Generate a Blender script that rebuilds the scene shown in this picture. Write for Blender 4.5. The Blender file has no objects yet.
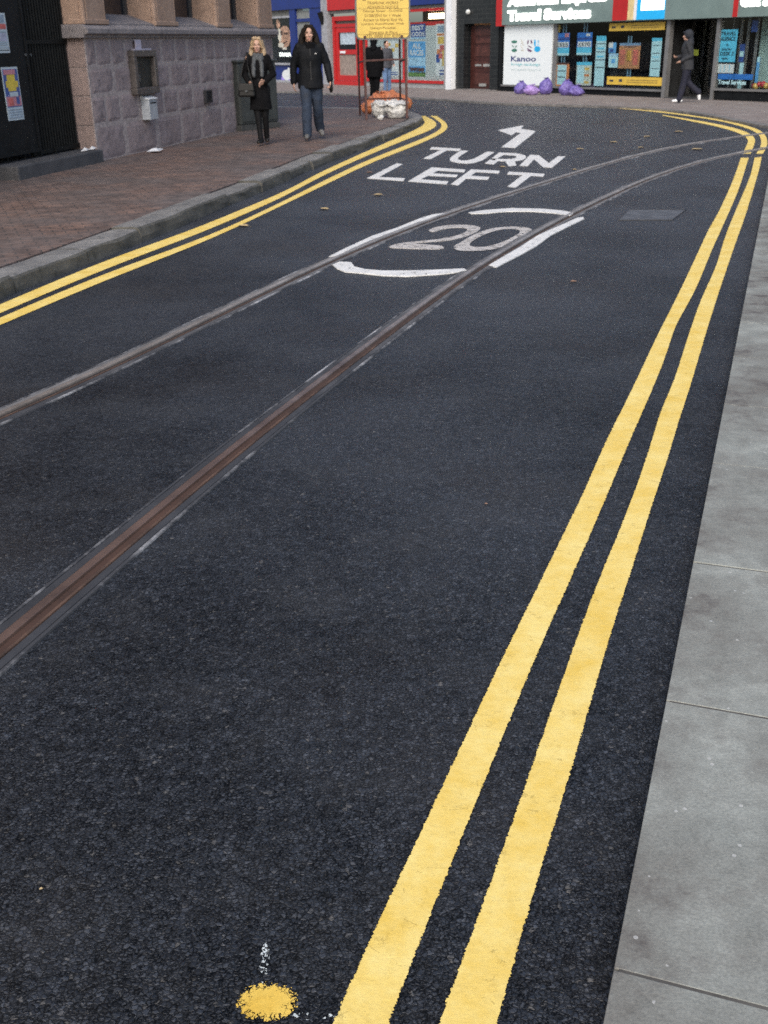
import bpy, bmesh, math, random
from mathutils import Vector, Matrix, noise
from mathutils.geometry import tessellate_polygon
R_ = math.radians
random.seed(7)
SC = bpy.context.scene
COL = SC.collection

# ------------------------------------------------------------------ camera
CF, CHY, CROLL, CH = 1050.0, 42.0, 1.0, 1.7
_p = math.atan((512 - CHY) / CF); _r = R_(CROLL)
_F = Vector((0, math.cos(_p), -math.sin(_p))); _U0 = Vector((0, math.sin(_p), math.cos(_p))); _R0 = Vector((1, 0, 0))
_R = _R0 * math.cos(_r) - _U0 * math.sin(_r); _U = _R0 * math.sin(_r) + _U0 * math.cos(_r)
EYE = Vector((0, 0, CH))
def ray(x, y): return _F + _R * ((x - 384) / CF) - _U * ((y - 512) / CF)
def G(x, y, z=0.0):
    d = ray(x, y); t = (z - CH) / d.z
    return Vector((d.x * t, d.y * t, z))
cam = bpy.data.cameras.new('camera'); co = bpy.data.objects.new('camera', cam); COL.objects.link(co)
co.matrix_world = Matrix.Translation(EYE) @ Matrix((( _R.x, _U.x, -_F.x), (_R.y, _U.y, -_F.y), (_R.z, _U.z, -_F.z))).to_4x4()
cam.sensor_fit = 'VERTICAL'; cam.sensor_height = 36; cam.lens = 36 * CF / 1024; cam.clip_end = 2000; cam.clip_start = .05
SC.camera = co
cam.dof.use_dof = True; cam.dof.focus_distance = 2.5; cam.dof.aperture_fstop = 10.5

# ------------------------------------------------------------------ materials
def nodes(name):
    m = bpy.data.materials.new(name); m.use_nodes = True
    nt = m.node_tree; nt.nodes.clear()
    out = nt.nodes.new('ShaderNodeOutputMaterial'); b = nt.nodes.new('ShaderNodeBsdfPrincipled')
    nt.links.new(b.outputs[0], out.inputs[0])
    return m, nt, b, out
def N(nt, t, **kw):
    n = nt.nodes.new(t)
    for k, v in kw.items():
        if k in n.inputs: n.inputs[k].default_value = v
        else: setattr(n, k, v)
    return n
def L(nt, a, b): nt.links.new(a, b)
def ramp(nt, fac, stops):
    r = nt.nodes.new('ShaderNodeValToRGB'); e = r.color_ramp.elements
    while len(e) < len(stops): e.new(.5)
    for k, (p, c) in enumerate(stops):
        e[k].position = p; e[k].color = (c, c, c, 1) if isinstance(c, (int, float)) else (*c, 1)
    L(nt, fac, r.inputs[0]); return r
def mixc(nt, fac, a, b, mode='MIX'):
    m = nt.nodes.new('ShaderNodeMix'); m.data_type = 'RGBA'; m.blend_type = mode
    for s, v in ((0, fac), (6, a), (7, b)):
        if isinstance(v, (int, float)): m.inputs[s].default_value = v
        elif isinstance(v, tuple): m.inputs[s].default_value = (*v, 1)
        else: L(nt, v, m.inputs[s])
    return m.outputs[2]
def math_(nt, op, a, b=None, c=None):
    m = nt.nodes.new('ShaderNodeMath'); m.operation = op
    for k, v in enumerate((a, b, c)):
        if v is None: continue
        if isinstance(v, (int, float)): m.inputs[k].default_value = v
        else: L(nt, v, m.inputs[k])
    return m.outputs[0]
def objco(nt): return nt.nodes.new('ShaderNodeTexCoord').outputs['Object']
_mc = {}
def mat(name, c, rough=.6, var=.25, scale=8.0, bump=.0, bscale=60.0, spec=.5, metal=0.0, emit=0.0, dist=.01):
    if name in _mc: return _mc[name]
    m, nt, b, out = nodes(name)
    tc = objco(nt)
    n1 = N(nt, 'ShaderNodeTexNoise', Scale=scale, Detail=6.0, Roughness=.65); L(nt, tc, n1.inputs['Vector'])
    r = ramp(nt, n1.outputs['Fac'], [(.36, tuple(max(0, x * (1 - var)) for x in c)), (.64, tuple(min(1, x * (1 + var)) for x in c))])
    L(nt, r.outputs[0], b.inputs['Base Color'])
    rr = math_(nt, 'MULTIPLY_ADD', n1.outputs['Fac'], .3, rough - .15); L(nt, rr, b.inputs['Roughness'])
    b.inputs['Specular IOR Level'].default_value = spec; b.inputs['Metallic'].default_value = metal
    if bump:
        n2 = N(nt, 'ShaderNodeTexNoise', Scale=bscale, Detail=5.0); L(nt, tc, n2.inputs['Vector'])
        bp = N(nt, 'ShaderNodeBump', Strength=bump, Distance=dist); L(nt, n2.outputs['Fac'], bp.inputs['Height']); L(nt, bp.outputs[0], b.inputs['Normal'])
    if emit:
        b.inputs['Emission Color'].default_value = (*c, 1); b.inputs['Emission Strength'].default_value = emit
    _mc[name] = m; return m

def stone_height(nt, tc, scale=70.0):
    """pressed aggregate: flat tilted chippings with dark gaps between them"""
    w = N(nt, 'ShaderNodeTexNoise', Scale=130.0, Detail=3.0); L(nt, tc, w.inputs['Vector'])
    wv = mixc(nt, .014, tc, w.outputs['Color'], 'ADD')
    v = N(nt, 'ShaderNodeTexVoronoi', Scale=scale); L(nt, wv, v.inputs['Vector'])
    ve = N(nt, 'ShaderNodeTexVoronoi', Scale=scale, feature='DISTANCE_TO_EDGE'); L(nt, wv, ve.inputs['Vector'])
    s = nt.nodes.new('ShaderNodeSeparateColor'); L(nt, v.outputs['Color'], s.inputs[0])
    d = ramp(nt, math_(nt, 'ADD', ve.outputs['Distance'], math_(nt, 'MULTIPLY', math_(nt, 'SUBTRACT', s.outputs[0], .55), .24)), [(.0, 0.0), (.10, .45), (.30, 1.0)])
    df = nt.nodes.new('ShaderNodeVectorMath'); df.operation = 'SUBTRACT'; L(nt, wv, df.inputs[0]); L(nt, v.outputs['Position'], df.inputs[1])
    cv = nt.nodes.new('ShaderNodeVectorMath'); cv.operation = 'SUBTRACT'; L(nt, v.outputs['Color'], cv.inputs[0]); cv.inputs[1].default_value = (.5, .5, .5)
    dt = nt.nodes.new('ShaderNodeVectorMath'); dt.operation = 'DOT_PRODUCT'; L(nt, df.outputs[0], dt.inputs[0]); L(nt, cv.outputs[0], dt.inputs[1])
    tilt = math_(nt, 'MULTIPLY', dt.outputs['Value'], scale * .6)
    h = math_(nt, 'MULTIPLY', d.outputs[0], math_(nt, 'ADD', math_(nt, 'MULTIPLY_ADD', s.outputs[1], .35, .5), tilt))
    return h, s, d.outputs[0]
AG = 92.0
def asphalt():
    m, nt, b, out = nodes('asphalt'); tc = objco(nt)
    h, s, d = stone_height(nt, tc, AG)
    big = N(nt, 'ShaderNodeTexNoise', Scale=.38, Detail=5.0, Roughness=.6); L(nt, tc, big.inputs['Vector'])
    mid = N(nt, 'ShaderNodeTexNoise', Scale=2.2, Detail=7.0, Roughness=.72); L(nt, tc, mid.inputs['Vector'])
    clump = N(nt, 'ShaderNodeTexNoise', Scale=22.0, Detail=3.0, Roughness=.6); L(nt, tc, clump.inputs['Vector'])
    base = ramp(nt, s.outputs[1], [(0, (.012, .0145, .019)), (.65, (.028, .033, .042)), (.96, (.050, .056, .067)), (1, (.09, .086, .08))])
    gap = math_(nt, 'MULTIPLY', math_(nt, 'SUBTRACT', 1.0, d), .92)
    v2 = N(nt, 'ShaderNodeTexVoronoi', Scale=AG * 2.3); L(nt, tc, v2.inputs['Vector'])
    s2 = nt.nodes.new('ShaderNodeSeparateColor'); L(nt, v2.outputs['Color'], s2.inputs[0])
    grit = mixc(nt, ramp(nt, s2.outputs[0], [(.45, 0.0), (.95, .8)]).outputs[0], (.002, .0024, .003), (.030, .033, .038))
    c1 = mixc(nt, gap, base.outputs[0], grit)
    c1 = mixc(nt, 1.0, c1, ramp(nt, clump.outputs['Fac'], [(.3, .55), (.7, 1.5)]).outputs[0], 'MULTIPLY')
    c2 = mixc(nt, 1.0, c1, ramp(nt, big.outputs['Fac'], [(.36, .6), (.64, 1.4)]).outputs[0], 'MULTIPLY')
    # greyer worn stretch with mid-distance sky sheen painted into its colour, broken up by noise
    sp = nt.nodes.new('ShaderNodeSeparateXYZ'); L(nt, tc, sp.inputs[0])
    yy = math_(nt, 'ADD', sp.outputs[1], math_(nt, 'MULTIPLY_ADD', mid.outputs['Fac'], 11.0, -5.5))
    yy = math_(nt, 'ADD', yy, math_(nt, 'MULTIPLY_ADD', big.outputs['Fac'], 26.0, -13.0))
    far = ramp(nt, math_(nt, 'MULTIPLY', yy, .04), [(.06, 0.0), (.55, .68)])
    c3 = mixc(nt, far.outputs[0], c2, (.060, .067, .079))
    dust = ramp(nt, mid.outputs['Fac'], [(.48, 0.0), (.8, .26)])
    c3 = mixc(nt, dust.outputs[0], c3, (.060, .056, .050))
    st = N(nt, 'ShaderNodeTexNoise', Scale=.7, Detail=4.0); L(nt, tc, st.inputs['Vector'])
    sr = ramp(nt, st.outputs['Fac'], [(.5, 0.0), (.72, .45)])
    c4 = mixc(nt, sr.outputs[0], c3, (.026, .0215, .0185))
    L(nt, c4, b.inputs['Base Color'])
    L(nt, math_(nt, 'MULTIPLY_ADD', d, .42, .08), b.inputs['Specular IOR Level'])
    rg = math_(nt, 'ADD', ramp(nt, s.outputs[2], [(0, .34), (1, .58)]).outputs[0], math_(nt, 'MULTIPLY_ADD', mid.outputs['Fac'], .3, -.15)); L(nt, rg, b.inputs['Roughness'])
    fine = N(nt, 'ShaderNodeTexNoise', Scale=300.0, Detail=2.0); L(nt, tc, fine.inputs['Vector'])
    hh = math_(nt, 'MULTIPLY_ADD', fine.outputs['Fac'], .2, h)
    bp = N(nt, 'ShaderNodeBump', Strength=.75, Distance=.0055); L(nt, hh, bp.inputs['Height']); L(nt, bp.outputs[0], b.inputs['Normal'])
    return m
def paint(name, c, c2, edge=.16, worn=.0, dirt=.25):
    """thermoplastic paint over chippings: UV.x runs across the line from -1 to 1, ragged alpha at the edges"""
    m, nt, b, out = nodes(name); tc = objco(nt)
    h, s, d = stone_height(nt, tc, AG)
    n1 = N(nt, 'ShaderNodeTexNoise', Scale=5.0, Detail=8.0, Roughness=.72); L(nt, tc, n1.inputs['Vector'])
    n3 = N(nt, 'ShaderNodeTexNoise', Scale=55.0, Detail=5.0, Roughness=.75); L(nt, tc, n3.inputs['Vector'])
    n4 = N(nt, 'ShaderNodeTexNoise', Scale=13.0, Detail=6.0, Roughness=.75); L(nt, tc, n4.inputs['Vector'])
    col = ramp(nt, n1.outputs['Fac'], [(.35, c), (.65, c2)])
    dk = ramp(nt, math_(nt, 'MULTIPLY_ADD', n3.outputs['Fac'], .6, math_(nt, 'MULTIPLY', n4.outputs['Fac'], .4)), [(.52, 0.0), (.66, dirt)])
    cc = mixc(nt, dk.outputs[0], col.outputs[0], tuple(x * .5 for x in c))
    # short shrinkage cracks and pinholes
    mp = nt.nodes.new('ShaderNodeMapping'); mp.inputs['Rotation'].default_value = (0, 0, R_(20)); mp.inputs['Scale'].default_value = (1, 2.4, 1); L(nt, tc, mp.inputs[0])
    ck = N(nt, 'ShaderNodeTexVoronoi', Scale=17.0, feature='DISTANCE_TO_EDGE'); L(nt, mp.outputs[0], ck.inputs['Vector'])
    ckm = math_(nt, 'MULTIPLY', math_(nt, 'LESS_THAN', ck.outputs['Distance'], .018), math_(nt, 'GREATER_THAN', n4.outputs['Fac'], .58))
    pin = math_(nt, 'MULTIPLY', math_(nt, 'LESS_THAN', d, .25), math_(nt, 'GREATER_THAN', n4.outputs['Fac'], .62))
    cc = mixc(nt, math_(nt, 'MULTIPLY', math_(nt, 'MAXIMUM', ckm, pin), .38), cc, tuple(x * .3 for x in c))
    L(nt, cc, b.inputs['Base Color']); b.inputs['Roughness'].default_value = .62; b.inputs['Specular IOR Level'].default_value = .3
    hh = math_(nt, 'SUBTRACT', math_(nt, 'MULTIPLY_ADD', n3.outputs['Fac'], .8, math_(nt, 'MULTIPLY', n4.outputs['Fac'], .8)), math_(nt, 'MULTIPLY', ckm, .4))
    bp = N(nt, 'ShaderNodeBump', Strength=.3, Distance=.006); L(nt, hh, bp.inputs['Height']); L(nt, bp.outputs[0], b.inputs['Normal'])
    # ragged edge
    uv = nt.nodes.new('ShaderNodeUVMap'); uv.uv_map = 'UVMap'
    sx = nt.nodes.new('ShaderNodeSeparateXYZ'); L(nt, uv.outputs[0], sx.inputs[0])
    au = math_(nt, 'ABSOLUTE', sx.outputs[0])
    e = math_(nt, 'ADD', au, math_(nt, 'MULTIPLY', math_(nt, 'MULTIPLY_ADD', s.outputs[0], .6, math_(nt, 'MULTIPLY_ADD', d, -.7, .1)), edge))
    e2 = math_(nt, 'ADD', e, math_(nt, 'MULTIPLY', math_(nt, 'SUBTRACT', n3.outputs['Fac'], .5), edge * 2.2))
    a = math_(nt, 'LESS_THAN', e2, .93)
    if worn:
        nw = N(nt, 'ShaderNodeTexNoise', Scale=14.0, Detail=8.0, Roughness=.75); L(nt, tc, nw.inputs['Vector'])
        thr = math_(nt, 'ADD', nw.outputs['Fac'], math_(nt, 'MULTIPLY', math_(nt, 'SUBTRACT', d, .5), .12))
        a = math_(nt, 'MULTIPLY', a, math_(nt, 'GREATER_THAN', thr, worn))
    tr = nt.nodes.new('ShaderNodeBsdfTransparent'); mx = nt.nodes.new('ShaderNodeMixShader')
    L(nt, a, mx.inputs[0]); L(nt, tr.outputs[0], mx.inputs[1]); L(nt, b.outputs[0], mx.inputs[2]); L(nt, mx.outputs[0], out.inputs[0])
    return m
def brick_paving():
    m, nt, b, out = nodes('brick_paving'); tc = objco(nt)
    mp = nt.nodes.new('ShaderNodeMapping'); mp.inputs['Rotation'].default_value = (0, 0, R_(-22)); L(nt, tc, mp.inputs[0])
    br = nt.nodes.new('ShaderNodeTexBrick')
    for k, v in (('Scale', 1.0), ('Brick Width', .21), ('Row Height', .105), ('Mortar Size', .008), ('Bias', 0.0)): br.inputs[k].default_value = v
    br.inputs['Color1'].default_value = (.185, .115, .088, 1); br.inputs['Color2'].default_value = (.125, .088, .077, 1); br.inputs['Mortar'].default_value = (.055, .046, .042, 1)
    L(nt, mp.outputs[0], br.inputs['Vector'])
    n = N(nt, 'ShaderNodeTexNoise', Scale=.8, Detail=6.0, Roughness=.65); L(nt, tc, n.inputs['Vector'])
    c = mixc(nt, ramp(nt, n.outputs['Fac'], [(.40, 0.0), (.60, .8)]).outputs[0], br.outputs['Color'], (.105, .090, .086))
    n2 = N(nt, 'ShaderNodeTexNoise', Scale=5.0, Detail=7.0, Roughness=.7); L(nt, tc, n2.inputs['Vector'])
    c = mixc(nt, 1.0, c, ramp(nt, n2.outputs['Fac'], [(.36, .62), (.64, 1.3)]).outputs[0], 'MULTIPLY')
    L(nt, c, b.inputs['Base Color']); b.inputs['Roughness'].default_value = .75
    bp = N(nt, 'ShaderNodeBump', Strength=.5, Distance=.008); L(nt, math_(nt, 'SUBTRACT', n2.outputs['Fac'], br.outputs['Fac']), bp.inputs['Height']); L(nt, bp.outputs[0], b.inputs['Normal'])
    return m
def slab_mat():
    m, nt, b, out = nodes('concrete_slab'); tc = objco(nt)
    n = N(nt, 'ShaderNodeTexNoise', Scale=1.7, Detail=7.0, Roughness=.68); L(nt, tc, n.inputs['Vector'])
    n2 = N(nt, 'ShaderNodeTexNoise', Scale=6.5, Detail=8.0, Roughness=.75); L(nt, tc, n2.inputs['Vector'])
    n3 = N(nt, 'ShaderNodeTexNoise', Scale=140.0, Detail=3.0, Roughness=.7); L(nt, tc, n3.inputs['Vector'])
    v = N(nt, 'ShaderNodeTexVoronoi', Scale=45.0); L(nt, tc, v.inputs['Vector'])
    sp = nt.nodes.new('ShaderNodeSeparateColor'); L(nt, v.outputs['Color'], sp.inputs[0])
    c = ramp(nt, n.outputs['Fac'], [(.36, (.162, .152, .133)), (.5, (.232, .236, .212)), (.64, (.280, .294, .267))]).outputs[0]
    c = mixc(nt, 1.0, c, ramp(nt, n2.outputs['Fac'], [(.36, .74), (.64, 1.14)]).outputs[0], 'MULTIPLY')
    c = mixc(nt, 1.0, c, ramp(nt, n3.outputs['Fac'], [(.3, .8), (.7, 1.17)]).outputs[0], 'MULTIPLY')
    stain = math_(nt, 'MULTIPLY', ramp(nt, n2.outputs['Fac'], [(.47, 0.0), (.62, 1.0)]).outputs[0], ramp(nt, n.outputs['Fac'], [(.44, .8), (.58, 0.0)]).outputs[0])
    c = mixc(nt, stain, c, (.07, .06, .055))
    pale = math_(nt, 'MULTIPLY', math_(nt, 'LESS_THAN', v.outputs['Distance'], .22), math_(nt, 'GREATER_THAN', sp.outputs[0], .965))
    c = mixc(nt, math_(nt, 'MULTIPLY', pale, .6), c, (.5, .5, .48))
    L(nt, c, b.inputs['Base Color']); b.inputs['Roughness'].default_value = .78
    bp = N(nt, 'ShaderNodeBump', Strength=.35, Distance=.004); L(nt, n3.outputs['Fac'], bp.inputs['Height']); L(nt, bp.outputs[0], b.inputs['Normal'])
    return m
def stone_mat(name, c1, c2, soot=(.05, .045, .045), grain=120.0, bump=.5):
    m, nt, b, out = nodes(name); tc = objco(nt)
    n = N(nt, 'ShaderNodeTexNoise', Scale=2.2, Detail=6.0, Roughness=.7); L(nt, tc, n.inputs['Vector'])
    n2 = N(nt, 'ShaderNodeTexNoise', Scale=11.0, Detail=7.0, Roughness=.7); L(nt, tc, n2.inputs['Vector'])
    n3 = N(nt, 'ShaderNodeTexNoise', Scale=grain, Detail=3.0); L(nt, tc, n3.inputs['Vector'])
    c = ramp(nt, n.outputs['Fac'], [(.32, c1), (.68, c2)]).outputs[0]
    c = mixc(nt, 1.0, c, ramp(nt, n3.outputs['Fac'], [(.3, .72), (.7, 1.25)]).outputs[0], 'MULTIPLY')
    c = mixc(nt, ramp(nt, n2.outputs['Fac'], [(.52, 0.0), (.74, .75)]).outputs[0], c, soot)
    L(nt, c, b.inputs['Base Color']); b.inputs['Roughness'].default_value = .82
    bp = N(nt, 'ShaderNodeBump', Strength=bump, Distance=.012); L(nt, math_(nt, 'ADD', n2.outputs['Fac'], n3.outputs['Fac']), bp.inputs['Height']); L(nt, bp.outputs[0], b.inputs['Normal'])
    return m
def glass():
    m, nt, b, out = nodes('window_glass'); nt.nodes.remove(b)
    t = nt.nodes.new('ShaderNodeBsdfTransparent'); t.inputs[0].default_value = (.9, .93, .93, 1)
    g = nt.nodes.new('ShaderNodeBsdfGlossy'); g.inputs['Roughness'].default_value = .03
    lw = N(nt, 'ShaderNodeLayerWeight', Blend=.5); mx = nt.nodes.new('ShaderNodeMixShader')
    f = math_(nt, 'MULTIPLY_ADD', math_(nt, 'POWER', lw.outputs['Facing'], 5.0), .9, .03)
    L(nt, f, mx.inputs[0]); L(nt, t.outputs[0], mx.inputs[1]); L(nt, g.outputs[0], mx.inputs[2]); L(nt, mx.outputs[0], out.inputs[0])
    return m
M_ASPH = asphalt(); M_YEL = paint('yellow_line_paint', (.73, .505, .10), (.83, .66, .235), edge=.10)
M_WHITE = paint('white_road_paint', (.60, .60, .585), (.74, .74, .72), edge=.0, worn=.36, dirt=.5)
M_CREAM = paint('worn_white_road_paint', (.42, .395, .37), (.56, .535, .51), edge=.0, worn=.42, dirt=.7)
M_BRICK = brick_paving(); M_SLAB = slab_mat(); M_GLASS = glass()
M_GRANITE = stone_mat('rock_faced_granite', (.225, .180, .182), (.315, .26, .262))
M_BUFF = stone_mat('buff_sandstone', (.30, .20, .145), (.38, .265, .20), soot=(.12, .085, .07), bump=.25)
M_CORN = stone_mat('grey_sill_stone', (.17, .155, .16), (.26, .235, .235))
M_KERB = stone_mat('granite_kerb', (.12, .12, .12), (.25, .245, .235), soot=(.03, .03, .028))
M_MORT = mat('mortar', (.33, .285, .275), .9, .3, 20, .3)
M_BLACK = mat('black_gloss_paint', (.006, .007, .008), .6, .4, 6, spec=.2)
M_IRON = mat('black_iron', (.006, .007, .007), .6, .5, 9, spec=.2)
M_STEP = stone_mat('dark_step_stone', (.04, .043, .048), (.085, .085, .09))
M_DARK = mat('dark_interior', (.010, .011, .012), .8, .4, 3)
M_DARK2 = mat('dim_interior', (.035, .037, .04), .8, .5, 2)

# ------------------------------------------------------------------ object helpers
def tag(o, label=None, cat=None, group=None, kind=None):
    for k, v in (('label', label), ('category', cat), ('group', group), ('kind', kind)):
        if v: o[k] = v
    return o
def empty(name, loc, label=None, cat=None, group=None):
    o = bpy.data.objects.new(name, None); COL.objects.link(o); o.location = Vector(loc); o.empty_display_size = .2
    return tag(o, label, cat, group)
def root_of(p):
    t = Vector((0, 0, 0))
    while p is not None:
        if p.type == 'EMPTY': return p.location
        p = p.parent
    return t
def link(name, me, parent=None):
    o = bpy.data.objects.new(name, me); COL.objects.link(o)
    if parent is not None:
        o.parent = parent
        o.matrix_parent_inverse = Matrix.Translation(-parent.location) if parent.type == 'EMPTY' else Matrix.Identity(4)
    return o
class MB:
    def __init__(s): s.v = []; s.f = []; s.mi = []; s.uv = []
    def add(s, vs, fs, mi=0, uvs=None):
        o = len(s.v); s.v += [tuple(x) for x in vs]
        for f in fs: s.f.append(tuple(o + i for i in f)); s.mi.append(mi)
        s.uv += uvs if uvs else [(0, 0)] * len(vs)
        return s
    def hexa(s, c, mi=0):  # 8 corners: bottom 4 (ccw), top 4
        return s.add(c, [(3, 2, 1, 0), (4, 5, 6, 7), (0, 1, 5, 4), (1, 2, 6, 5), (2, 3, 7, 6), (3, 0, 4, 7)], mi)
    def box(s, lo, hi, mi=0):
        (a, b, c), (d, e, f) = lo, hi
        return s.hexa([(a, b, c), (d, b, c), (d, e, c), (a, e, c), (a, b, f), (d, b, f), (d, e, f), (a, e, f)], mi)
    def prism(s, pts, z0, z1, mi=0):
        n = len(pts); P = [Vector((p[0], p[1], 0)) for p in pts]
        tris = tessellate_polygon([P])
        vs = [(p[0], p[1], z0) for p in pts] + [(p[0], p[1], z1) for p in pts]
        fs = []
        for t in tris:
            a, b, c = t
            if (P[b] - P[a]).cross(P[c] - P[a]).z < 0: a, c = c, a
            fs += [(a + n, b + n, c + n), (c, b, a)]
        area = sum(P[i].x * P[(i + 1) % n].y - P[(i + 1) % n].x * P[i].y for i in range(n))
        for i in range(n):
            j = (i + 1) % n
            fs.append((i, j, j + n, i + n) if area > 0 else (j, i, i + n, j + n))
        return s.add(vs, fs, mi)
    def tube(s, p0, p1, r0, r1=None, seg=10, mi=0, cap=True):
        r1 = r0 if r1 is None else r1; p0 = Vector(p0); p1 = Vector(p1); d = (p1 - p0).normalized()
        a = d.orthogonal().normalized(); b = d.cross(a)
        vs = []
        for p, r in ((p0, r0), (p1, r1)):
            for k in range(seg):
                t = 2 * math.pi * k / seg; vs.append(p + a * (r * math.cos(t)) + b * (r * math.sin(t)))
        fs = [(k, (k + 1) % seg, seg + (k + 1) % seg, seg + k) for k in range(seg)]
        if cap: fs += [tuple(reversed(range(seg))), tuple(range(seg, 2 * seg))]
        return s.add(vs, fs, mi)
    def ball(s, c, r, seg=12, rings=8, mi=0):
        r = Vector(r) if not isinstance(r, (int, float)) else Vector((r, r, r)); c = Vector(c)
        vs = [c + Vector((0, 0, r.z))]
        for i in range(1, rings):
            t = math.pi * i / rings
            for k in range(seg):
                q = 2 * math.pi * k / seg
                vs.append(c + Vector((r.x * math.sin(t) * math.cos(q), r.y * math.sin(t) * math.sin(q), r.z * math.cos(t))))
        vs.append(c - Vector((0, 0, r.z))); fs = []
        for k in range(seg): fs.append((0, 1 + k, 1 + (k + 1) % seg))
        for i in range(rings - 2):
            for k in range(seg):
                a = 1 + i * seg + k; b = 1 + i * seg + (k + 1) % seg
                fs.append((a, a + seg, b + seg, b))
        e = len(vs) - 1; o = 1 + (rings - 2) * seg
        for k in range(seg): fs.append((e, o + (k + 1) % seg, o + k))
        return s.add(vs, fs, mi)
    def mesh(s, name, mats):
        me = bpy.data.meshes.new(name); me.from_pydata(s.v, [], s.f)
        for m in (mats if isinstance(mats, (list, tuple)) else [mats]): me.materials.append(m)
        me.polygons.foreach_set('material_index', s.mi)
        if any(u != (0, 0) for u in s.uv):
            ul = me.uv_layers.new(name='UVMap')
            for lp in me.loops: ul.data[lp.index].uv = s.uv[lp.vertex_index]
        me.update(); return me
    def build(s, name, mats, parent=None, smooth=False, bevel=0.0):
        me = s.mesh(name, mats)
        if smooth: me.polygons.foreach_set('use_smooth', [True] * len(me.polygons))
        o = link(name, me, parent)
        if bevel:
            b = o.modifiers.new('bevel', 'BEVEL'); b.width = bevel; b.segments = 2; b.limit_method = 'ANGLE'
        return o
def catmull(pts, step):
    P = [Vector(p) for p in pts]; out = []
    for i in range(len(P) - 1):
        p0 = P[i - 1] if i else P[0] * 2 - P[1]; p1, p2 = P[i], P[i + 1]; p3 = P[i + 2] if i + 2 < len(P) else p2 * 2 - p1
        n = max(1, int((p2 - p1).length / step))
        for k in range(n):
            t = k / n
            out.append(.5 * ((2 * p1) + (p2 - p0) * t + (2 * p0 - 5 * p1 + 4 * p2 - p3) * t * t + (3 * p1 - p0 - 3 * p2 + p3) * t ** 3))
    out.append(P[-1]); return out
def resample(pts, n):
    d = [0.0]
    for a, b in zip(pts, pts[1:]): d.append(d[-1] + (b - a).length)
    out = []; j = 0
    for k in range(n):
        t = d[-1] * k / (n - 1)
        while j < len(d) - 2 and d[j + 1] < t: j += 1
        u = (t - d[j]) / max(1e-9, d[j + 1] - d[j]); out.append(pts[j].lerp(pts[j + 1], min(1, max(0, u))))
    return out
def offset(pts, d):
    out = []
    for i, p in enumerate(pts):
        t = (pts[min(i + 1, len(pts) - 1)] - pts[max(i - 1, 0)]).normalized()
        out.append(p + Vector((-t.y, t.x, 0)) * d)
    return out
def ribbon(le, re, z, n, sm_=30):
    def sm(P, k):
        for _ in range(k): P = [P[0]] + [(P[i - 1] + P[i] * 2 + P[i + 1]) / 4 for i in range(1, len(P) - 1)] + [P[-1]]
        return P
    a = sm(resample(catmull(le, .25), n), sm_); b = sm(resample(catmull(re, .25), n), sm_); m = MB(); vs = []; uv = []; s = 0
    for i in range(n):
        if i: s += ((a[i] + b[i]) / 2 - (a[i - 1] + b[i - 1]) / 2).length
        for u in (-1.0, -.4, .4, 1.0):
            p = a[i].lerp(b[i], (u * 1.08 + 1) / 2); vs.append((p.x, p.y, z)); uv.append((u * 1.08, s))
    fs = [(4 * i + k, 4 * i + k + 1, 4 * i + k + 5, 4 * i + k + 4) for i in range(n - 1) for k in range(3)]
    return m.add(vs, fs, 0, uv)
def text(name, s, fac, s0, s1, z0, z1, d, m, parent, ext=.004, bold=0.0):
    cu = bpy.data.curves.new('t', 'FONT'); cu.body = s; cu.extrude = .02; cu.offset = bold; cu.resolution_u = 3
    o = bpy.data.objects.new('t', cu); COL.objects.link(o)
    dg = bpy.context.evaluated_depsgraph_get(); me = bpy.data.meshes.new_from_object(o.evaluated_get(dg))
    bpy.data.objects.remove(o); bpy.data.curves.remove(cu)
    xs = [v.co.x for v in me.vertices]; ys = [v.co.y for v in me.vertices]
    ax, bx, ay, by = min(xs), max(xs), min(ys), max(ys)
    for v in me.vertices:
        a = s0 + (v.co.x - ax) / (bx - ax) * (s1 - s0); z = z0 + (v.co.y - ay) / (by - ay) * (z1 - z0)
        v.co = fac.P(a, z, d + (ext if v.co.z > 0 else 0))
    me.materials.clear(); me.materials.append(m); me.name = name
    return link(name, me, parent)
class Fac:
    """vertical plane through two ground points; s along it, z up, d out of it towards the street"""
    def __init__(s, a, b, zb=.12):
        s.o = Vector((a[0], a[1], 0)); t = Vector((b[0] - a[0], b[1] - a[1], 0)); s.len = t.length; s.t = t.normalized()
        s.n = Vector((s.t.y, -s.t.x, 0)); s.zb = zb
    def P(s, a, z, d=0.0): return s.o + s.t * a + s.n * d + Vector((0, 0, z))
    def px(s, x, y, d=0.0):
        r = ray(x, y); o = s.o + s.n * d; k = (o - EYE).dot(s.n) / r.dot(s.n); X = EYE + r * k
        return (X - s.o).dot(s.t), X.z
    def rect(s, x0, y0, x1, y1, d=0.0):
        xm, ym = (x0 + x1) / 2, (y0 + y1) / 2
        return s.px(x0, ym, d)[0], s.px(x1, ym, d)[0], s.px(xm, y1, d)[1], s.px(xm, y0, d)[1]
    def box(s, m, s0, s1, z0, z1, d0, d1, mi=0):
        return m.hexa([s.P(s0, z0, d1), s.P(s1, z0, d1), s.P(s1, z0, d0), s.P(s0, z0, d0), s.P(s0, z1, d1), s.P(s1, z1, d1), s.P(s1, z1, d0), s.P(s0, z1, d0)], mi)
    def frame(s, m, s0, s1, z0, z1, w, d0, d1, mi=0):
        s.box(m, s0, s1, z0, z0 + w, d0, d1, mi); s.box(m, s0, s1, z1 - w, z1, d0, d1, mi)
        s.box(m, s0, s0 + w, z0 + w, z1 - w, d0, d1, mi); s.box(m, s1 - w, s1, z0 + w, z1 - w, d0, d1, mi); return m

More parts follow.
